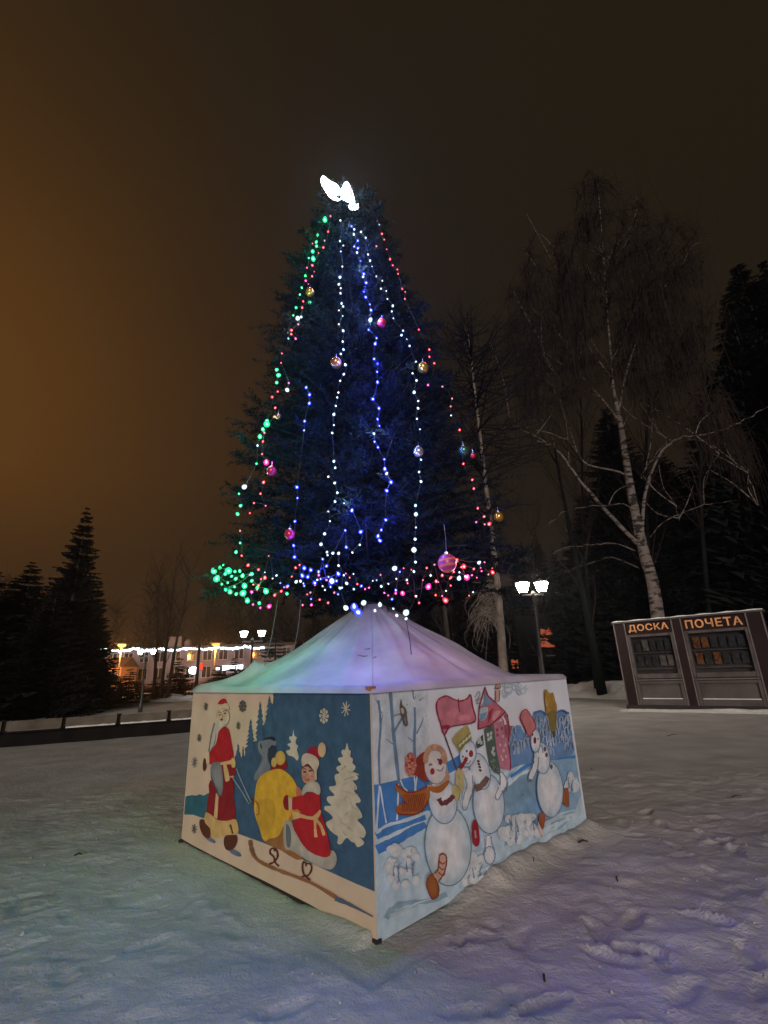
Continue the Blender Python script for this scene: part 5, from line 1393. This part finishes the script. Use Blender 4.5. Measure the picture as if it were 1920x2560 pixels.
# ochre house corner lit by the road lamps
hx0, hx1 = at(222, 1700, 64)[0], at(300, 1700, 64)[0]
hs = thing('ochre_house', ((hx0 + hx1) / 2, 64, 0), 'low ochre house glowing orange under the road lamps', 'house')
MB().box(((hx0 + hx1) / 2, 66, 1.7), (hx1 - hx0, 4, 3.4)).build('wall', mat('ochre_render', (0.42, 0.22, 0.11), 0.9, var=0.3, scale=0.6), hs)
MB().add([(hx0 - .2, 63.8, 3.4), (hx1 + .2, 63.8, 3.4), (hx1 + .2, 68.2, 3.4), (hx0 - .2, 68.2, 3.4), (hx0 - .2, 66, 4.6), (hx1 + .2, 66, 4.6)], [(0, 1, 5, 4), (2, 3, 4, 5), (0, 4, 3), (1, 2, 5), (3, 2, 1, 0)]).build('roof', M_WALLB, hs)
for k in range(3):
    x = hx0 + (k + 0.5) * (hx1 - hx0) / 3
    fo = MB().box((x, 63.97, 1.9), (1.0, 0.08, 1.3)).build('window', M_FRAME, hs); MB().box((x, 63.93, 1.9), (0.84, 0.03, 1.14)).build('pane', M_GLASS, fo)
# dark block of flats far behind the left spruces, orange windows lit, white boxes standing in for garland bits
ap = thing('apartment_block', (at(90, 1700, 120)[0], 120, 0), 'unlit block of flats behind the left spruces with one orange window', 'building')
ax = ap.location[0]
MB().box((ax, 126, 6.5), (26, 12, 13)).build('wall', M_STONED, ap)
for px, py, w, h_, m in ((124, 1597, 1.5, 1.2, E_WINO), (135, 1594, 1.2, 0.8, E_WINO), (129, 1612, 0.7, 0.4, E_GLINT), (133, 1611, 0.9, 0.6, E_GLINT), (148, 1616, 0.55, 0.55, E_GLINT), (218, 1618, 1.0, 0.3, E_GLINT)):
    q = at(px, py, 119.8); MB().box((q[0], 119.9, q[2]), (w, 0.15, h_)).build('lit_patch', m, ap)
# kiosk with two floodlights
kc = at(100, 1700, 55)
ks = thing('kiosk', (kc[0], 55, 0), 'small dark kiosk with two floodlights under its eave, seen below the left spruces', 'kiosk')
MB().box((kc[0], 56.2, 1.15), (2.9, 2.2, 2.3)).build('wall', M_WALLG, ks); MB().box((kc[0], 56.1, 2.42), (3.3, 2.8, 0.2)).build('roof', M_DARK, ks)
MB().box((kc[0], 55.05, 1.1), (1.5, 0.06, 0.9)).build('hatch', M_GLASS, ks)
for px, py, r in ((80, 1694, 0.14), (122, 1692, 0.30)):
    q = at(px, py, 54.6); MB().lathe([(r * 0.5, -r * 0.6), (r, 0), (r * 0.7, r * 0.6)], (q[0], 54.7, q[2]), 10).build('floodlight', E_LANTERNC, ks)

# dark pole before the building, far lights on the right
q0 = at(491, 1710, 44)
tag(MB().tube([(q0[0], 44, 0), (q0[0], 44, at(498, 1612, 44)[2])], [0.16, 0.11], 8).build('utility_pole', M_DARK, None, True, base=(q0[0], 44, 0)), 'dark utility pole standing in front of the grey building', 'pole')
rh = thing('far_house', (at(1365, 1640, 58)[0], 58, 0), 'far house glimpsed as dull red lit patches behind the lantern post', 'house')
MB().box((rh.location[0], 61, 3.6), (5.5, 5, 7.2)).build('wall', M_STONED, rh)
E_DULL = emit('dull_red_window', (1.0, 0.22, 0.10), 0.30, 'NONE')
E_DULLY = emit('dull_yellow_window', (1.0, 0.55, 0.3), 0.32, 'NONE')
for px, py, w, h_, m in ((1368, 1578, 1.4, 0.9, E_DULL), (1362, 1606, 0.9, 1.0, E_DULL), (1378, 1612, 1.1, 0.5, E_DULL), (1384, 1642, 1.6, 0.3, E_DULLY), (1392, 1667, 0.8, 0.2, E_DULLY)):
    q = at(px, py, 58.2); MB().box((q[0], 58.43, q[2]), (w, 0.12, h_)).build('lit_patch', m, rh)
fh = thing('far_house', (at(1290, 1660, 60)[0], 60, 0), 'lower far house with one reddish window right of the awning', 'house')
MB().box((fh.location[0], 62, 1.7), (3.6, 3.6, 3.4)).build('wall', M_STONED, fh)
q = at(1290, 1660, 59.9); MB().box((q[0], 60.15, q[2]), (0.9, 0.12, 1.0)).build('lit_patch', E_DULL, fh)
double_lantern(at(1579, 1528, 56), 0.9, E_LANTERNC, 'tiny distant lantern shining beside the birch trunk', 0.34)

# left: poster stand, granite plinth, kerb, plank barrier
q0 = at(13, 1700, 38)
ps = thing('poster_stand', (q0[0], 38, 0), 'pale poster stand on a red base at the left edge', 'stand')
MB().box((q0[0], 38, 1.35), (0.75, 0.12, 1.6)).build('poster_board', M_POSTER, ps); MB().box((q0[0], 37.99, 0.30), (0.85, 0.3, 0.55)).build('base', M_REDBASE, ps)
q0 = at(66, 1735, 36)
gp = thing('granite_plinth', (q0[0], 36, 0), 'dark granite plinth with a stepped foot under the left spruces', 'plinth')
MB().box((q0[0], 36, 0.75), (1.3, 0.9, 1.6), None, 0, 0.8).build('block', M_STONED, gp); MB().box((q0[0], 36, 0.06), (2.0, 1.5, 0.2)).build('step', M_STONED, gp)
kb = MB(); k0, k1 = at(-40, 1760, 30), at(335, 1750, 34)
d = np.array([k1[0] - k0[0], 4.0]); kb.box(((k0[0] + k1[0]) / 2, 32, 0.09), (np.linalg.norm(d), 0.3, 0.2), rotz(math.atan2(d[1], d[0])))
tag(kb.build('kerb', M_DARK), kind='structure')

FA, FB = np.array([-10.73, 14.43]), np.array([-6.43, 16.72])
fd = (FB - FA) / np.linalg.norm(FB - FA); fang = math.atan2(fd[1], fd[0]); fn = np.array([fd[1], -fd[0]])
fence = thing('plank_barrier', (FA[0], FA[1], 0), 'low weathered plank barrier with snow on its rail left of the tent', 'fence')
s0, s1, step = -4.2, 9.8, 1.4
n = int((s1 - s0) / step)
for i in range(n + 1):
    P = FA + fd * (s0 + i * step) - fn * 0.03
    MB().box(v3(P, 0.33), (0.14, 0.12, 0.70), rotz(fang)).build('post', M_PLANKD, fence)
for i in range(n):
    a = s0 + i * step; c = FA + fd * (a + step / 2); tilt = rng.uniform(-0.012, 0.012)
    MB().box(v3(c + fn * 0.055, 0.535 + rng.uniform(-0.012, 0.012)), (step - 0.10, 0.04, 0.25), rotz(fang + tilt)).build('plank', M_PLANK, fence)
    MB().box(v3(c + fn * 0.02, 0.17), (step - 0.04, 0.03, 0.38), rotz(fang)).build('opening_shade_board', M_PLANKD, fence)  # dark board standing in for the shaded opening under the plank
    MB().box(v3(c + fn * 0.07, 0.375), (step - 0.06, 0.16, 0.035), rotz(fang)).build('rail', M_PLANKD, fence)
    if i not in (2, 3):
        w_ = np.linspace(0, step - 0.15, 9); Vv = []
        for q in w_:
            for oy, oz in ((-0.055, 0), (-0.035, 0.03), (0.03, 0.038), (0.065, 0)): Vv.append(v3(FA + fd * (a + 0.07 + q) + fn * (0.08 + oy), 0.3925 + oz * (0.7 + 0.6 * rng.random())))
        Ff = [(r * 4 + c_, r * 4 + c_ + 1, r * 4 + c_ + 5, r * 4 + c_ + 4) for r in range(8) for c_ in range(3)]
        MB().add(Vv, Ff).build('snow_cap', M_SNOWP, fence, True)

# ------------------------------------------------------------------ board of honour on the right
BA, BB = np.array([8.57, 18.94]), np.array([11.57, 16.20])
bd = (BB - BA) / np.linalg.norm(BB - BA); ban = math.atan2(bd[1], bd[0]); bn = np.array([bd[1], -bd[0]])
if np.dot(bn, -BA) < 0: bn = -bn
LB = 4.55
board = thing('honour_board', (BA[0], BA[1], 0), 'maroon board of honour with glazed photo windows and orange lit lettering', 'notice board')
RZ = rotz(ban)
n3 = v3(bn)


def bpt(px, py, off=0.0): return on_plane(px, py, v3(BA) + n3 * off, n3)


def bs(px, py): return float(np.dot(bpt(px, py)[:2] - BA, bd)), float(bpt(px, py)[2])


def zb(p): return (1480 + p[0] * 0.26522, 1480 + p[1] * 0.26522)


HB = 3.0


def bbox(name, s0, s1, z0, z1, off, depth, m, parent=board):
    c = BA + bd * (s0 + s1) / 2 + bn * (off - depth / 2)
    return MB().box(v3(c, (z0 + z1) / 2), (s1 - s0, depth, z1 - z0), RZ).build(name, m, parent)


cols = [(0.0, 0.42), (1.86, 2.27), (4.13, LB)]
c1 = [bs(*zb(p))[0] for p in ((790, 500), (900, 500))]
cols[1] = (c1[0], c1[1] - 0.02)
c2 = [bs(*zb(p))[0] for p in ((1515, 500), (1690, 500))]
cols[2] = (c2[0], c2[1]); LB = c2[1]
bbox('backing', 0.02, LB - 0.02, 0.05, HB - 0.05, -0.22, 0.06, M_INSIDE)
for a, b_ in cols: bbox('pillar', a, b_, 0.0, HB - 0.012, 0.06, 0.34, M_MAROON)
for a, b_ in cols:
    for e in (a + 0.022, b_ - 0.022): bbox('edge_strip', e - 0.02, e + 0.02, 0.14, HB - 0.014, 0.075, 0.03, M_TRIM)
bbox('plinth', -0.03, LB + 0.03, -0.03, 0.13, 0.09, 0.42, M_DARK)
bbox('top_rail', -0.05, LB + 0.05, HB - 0.01, HB + 0.05, 0.10, 0.44, M_FRAMEB)
tube_pts = [v3(BA + bd * s + bn * 0.02, HB + 0.055 + 0.012 * math.sin(s * 9)) for s in np.linspace(-0.03, LB + 0.03, 30)]
MB().tube(tube_pts, 0.032, 8).build('snow_cap', M_SNOWP, board, True)
for (a0, a1), text, sd in (((cols[0][1], cols[1][0]), 'ДОСКА', 0), ((cols[1][1], cols[2][0]), 'ПОЧЕТА', 1)):
    w_ = a1 - a0
    bbox('sign_board', a0 + 0.002, a1 - 0.002, 2.56, HB - 0.02, 0.02, 0.10, M_MAROON)
    # upper window: frame, glass, photographs
    z0, z1 = 1.02, 2.55
    fr = MB()
    for s_, t_, u0, u1 in ((a0 + 0.01, a0 + 0.09, z0, z1), (a1 - 0.09, a1 - 0.01, z0, z1)):
        fr.box(v3(BA + bd * (s_ + t_) / 2 + bn * 0.03, (u0 + u1) / 2), (t_ - s_, 0.08, u1 - u0), RZ)
    for u, hh_ in ((z0 + 0.085, 0.15), (z1 - 0.045, 0.09)): fr.box(v3(BA + bd * (a0 + a1) / 2 + bn * 0.025, u), (w_ - 0.2, 0.07, hh_), RZ)
    win = fr.build('window', M_FRAMEB, board)
    bbox('pane', a0 + 0.09, a1 - 0.09, z0 + 0.09, z1 - 0.08, -0.03, 0.012, None, win) if False else None
    bbox('shelf', a0 + 0.1, a1 - 0.1, z0 + 0.30, z0 + 0.34, -0.06, 0.10, M_TRIM); bbox('shelf', a0 + 0.1, a1 - 0.1, z0 + 0.86, z0 + 0.885, -0.06, 0.10, M_TRIM)
    npc = 6 if sd else 5
    for row, zc in enumerate((z0 + 0.42, z0 + 0.95)):
        for i in range(npc):
            pw = (w_ - 0.3) / npc; s_ = a0 + 0.15 + pw * i + pw * 0.1
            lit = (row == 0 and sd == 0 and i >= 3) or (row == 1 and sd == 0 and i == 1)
            bbox('photograph', s_, s_ + pw * 0.8, zc, zc + 0.34 + 0.04 * rng.random(), -0.10, 0.02, M_PHOTO if lit else (M_PHOTOREFL if sd and i in ((0, 1) if row else (0, 2)) else M_PHOTOD))
    gl = bpy.data.materials.get('board_glass')
    if gl is None:
        gl = bpy.data.materials.new('board_glass'); gl.use_nodes = True
        N, L = gl.node_tree.nodes, gl.node_tree.links; N.clear()
        oo = N.new('ShaderNodeOutputMaterial'); mx = N.new('ShaderNodeMixShader'); tr = N.new('ShaderNodeBsdfTransparent'); gs_ = N.new('ShaderNodeBsdfGlossy'); gs_.inputs['Roughness'].default_value = 0.03
        lw = N.new('ShaderNodeFresnel'); lw.inputs[0].default_value = 1.5
        L.new(lw.outputs[0], mx.inputs[0]); L.new(tr.outputs[0], mx.inputs[1]); L.new(gs_.outputs[0], mx.inputs[2]); L.new(mx.outputs[0], oo.inputs[0])
    bbox('pane', a0 + 0.092, a1 - 0.092, z0 + 0.092, z1 - 0.082, -0.02, 0.012, gl, win)
    bbox('rail', a0 + 0.004, a1 - 0.004, 0.93, 1.018, 0.03, 0.20, M_DARK); bbox('rail_strip', a0 + 0.01, a1 - 0.01, 0.955, 0.99, 0.045, 0.03, M_TRIM)
    bbox('lower_panel', a0 + 0.11, a1 - 0.11, 0.36, 0.84, -0.02, 0.10, M_STONE)
    lf = MB()
    for s_, t_ in ((a0 + 0.008, a0 + 0.108), (a1 - 0.108, a1 - 0.008)): lf.box(v3(BA + bd * (s_ + t_) / 2 + bn * 0.01, 0.535), (t_ - s_, 0.08, 0.79), RZ)
    lf.box(v3(BA + bd * (a0 + a1) / 2 + bn * 0.005, 0.885), (w_ - 0.23, 0.07, 0.08), RZ); lf.box(v3(BA + bd * (a0 + a1) / 2 - bn * 0.005, 0.24), (w_ - 0.23, 0.09, 0.20), RZ)
    lf.build('panel_frame', M_STONE, board)
    bbox('snow_line', a0 + 0.13, a1 - 0.13, 0.342, 0.366, 0.012, 0.05, M_SNOWP)
    cu = bpy.data.curves.new('lettering', 'FONT'); cu.body = text; cu.size = 1.0; cu.extrude = 0.03; cu.offset = 0.018; cu.space_character = 1.12
    to = bpy.data.objects.new('lettering_source', cu); COL.objects.link(to)
    bpy.context.view_layer.update()
    tm = bpy.data.meshes.new_from_object(to.evaluated_get(bpy.context.evaluated_depsgraph_get()))
    co = np.zeros(len(tm.vertices) * 3); tm.vertices.foreach_get('co', co); co = co.reshape(-1, 3)
    bpy.data.objects.remove(to)
    mn, mx_ = co.min(0), co.max(0)
    ww, hh = w_ - 0.20, 0.285
    co = (co - mn) / (mx_ - mn)
    Pw = v3(BA) + np.outer(a0 + 0.10 + co[:, 0] * ww, v3(bd)) + np.outer(0.025 + co[:, 2] * 0.03, n3); Pw[:, 2] = 2.625 + co[:, 1] * hh
    lo = MB().add(Pw, [tuple(p.vertices) for p in tm.polygons]).build('lettering', M_LETTER, board)
    lo['label'] = 'orange lit capital letters reading ' + text
snow_bank(v3(BA + bd * -0.3 + bn * 0.5), v3(BA + bd * (LB + 0.5) + bn * 0.5), 1.0, 0.10, 71)

# ------------------------------------------------------------------ litter on the snow
for px, py, ln, w, lab in ((1668, 1843, 0.30, 0.012, 'thin twig lying on the snow in front of the board'), (1448, 2117, 0.085, 0.018, 'dark bark chip on the snow right of the mural wall'), (1336, 2172, 0.07, 0.006, 'tiny upright stalk in the snow below the snowmen'), (1545, 2210, 0.05, 0.012, 'small dark scrap on the trodden snow'), (1830, 1997, 0.12, 0.012, 'short twig on the snow at the right'), (1480, 1925, 0.06, 0.012, 'dark crumb beside the right corner of the tent'), (1362, 2460, 0.03, 0.012, 'dark speck on the snow near the bottom edge'), (186, 2142, 0.09, 0.014, 'dark twig stub on the green lit snow at left')):
    P = gr(px, py); P[2] = ground_z(P[0], P[1]) + 0.006
    a = rng.uniform(-0.4, 0.4) if ln > 0.08 else 1.2
    e = P + np.array([math.cos(a) * ln, math.sin(a) * ln, 0.012])
    tag(MB().tube([P, (P + e) / 2 + [0, 0.01, 0.012], e], [w * 0.5, w * 0.5, w * 0.3], 6).build('twig', M_BARK, None, True, base=tuple(P)), lab, 'twig')
cr = MB()
for k in range(420):
    if k < 300: x, y = rng.uniform(0.1, 4.6), rng.uniform(1.0, 6.2)
    else: x, y = rng.uniform(-3.8, 0.5), rng.uniform(1.2, 6.5)
    if np.hypot(x - TC[0], y - TC[1]) < 2.2 and y > 3.4: continue
    r = rng.uniform(0.004, 0.013) * (1 + 1.0 * (rng.random() < 0.08))
    z = ground_z(x, y)
    V = np.array([[-1, 0, 0], [1, 0, 0], [0, -1, 0], [0, 1, 0], [0, 0, -0.6], [0, 0, 0.9]], float) * r * rng.uniform(0.6, 1.4, (6, 1)) + rng.normal(0, r * 0.15, (6, 3)) + [x, y, z + r * 0.2]
    cr.add(V, [(0, 2, 5), (2, 1, 5), (1, 3, 5), (3, 0, 5), (2, 0, 4), (1, 2, 4), (3, 1, 4), (0, 3, 4)])
tag(cr.build('snow_crumbs', M_SNOW, None, True), kind='stuff')

# ------------------------------------------------------------------ thin haze added to give the lights a bloom-like halo
hz = bpy.data.materials.new('bloom_haze'); hz.use_nodes = True
N, L = hz.node_tree.nodes, hz.node_tree.links; N.clear()
oo = N.new('ShaderNodeOutputMaterial'); pv = N.new('ShaderNodeVolumePrincipled')
pv.inputs['Color'].default_value = (0.9, 0.92, 1.0, 1); pv.inputs['Density'].default_value = HAZE; pv.inputs['Anisotropy'].default_value = 0.75
L.new(pv.outputs[0], oo.inputs['Volume'])
tag(MB().box((0, 50, 19), (320, 180, 42)).build('haze', hz), kind='stuff')
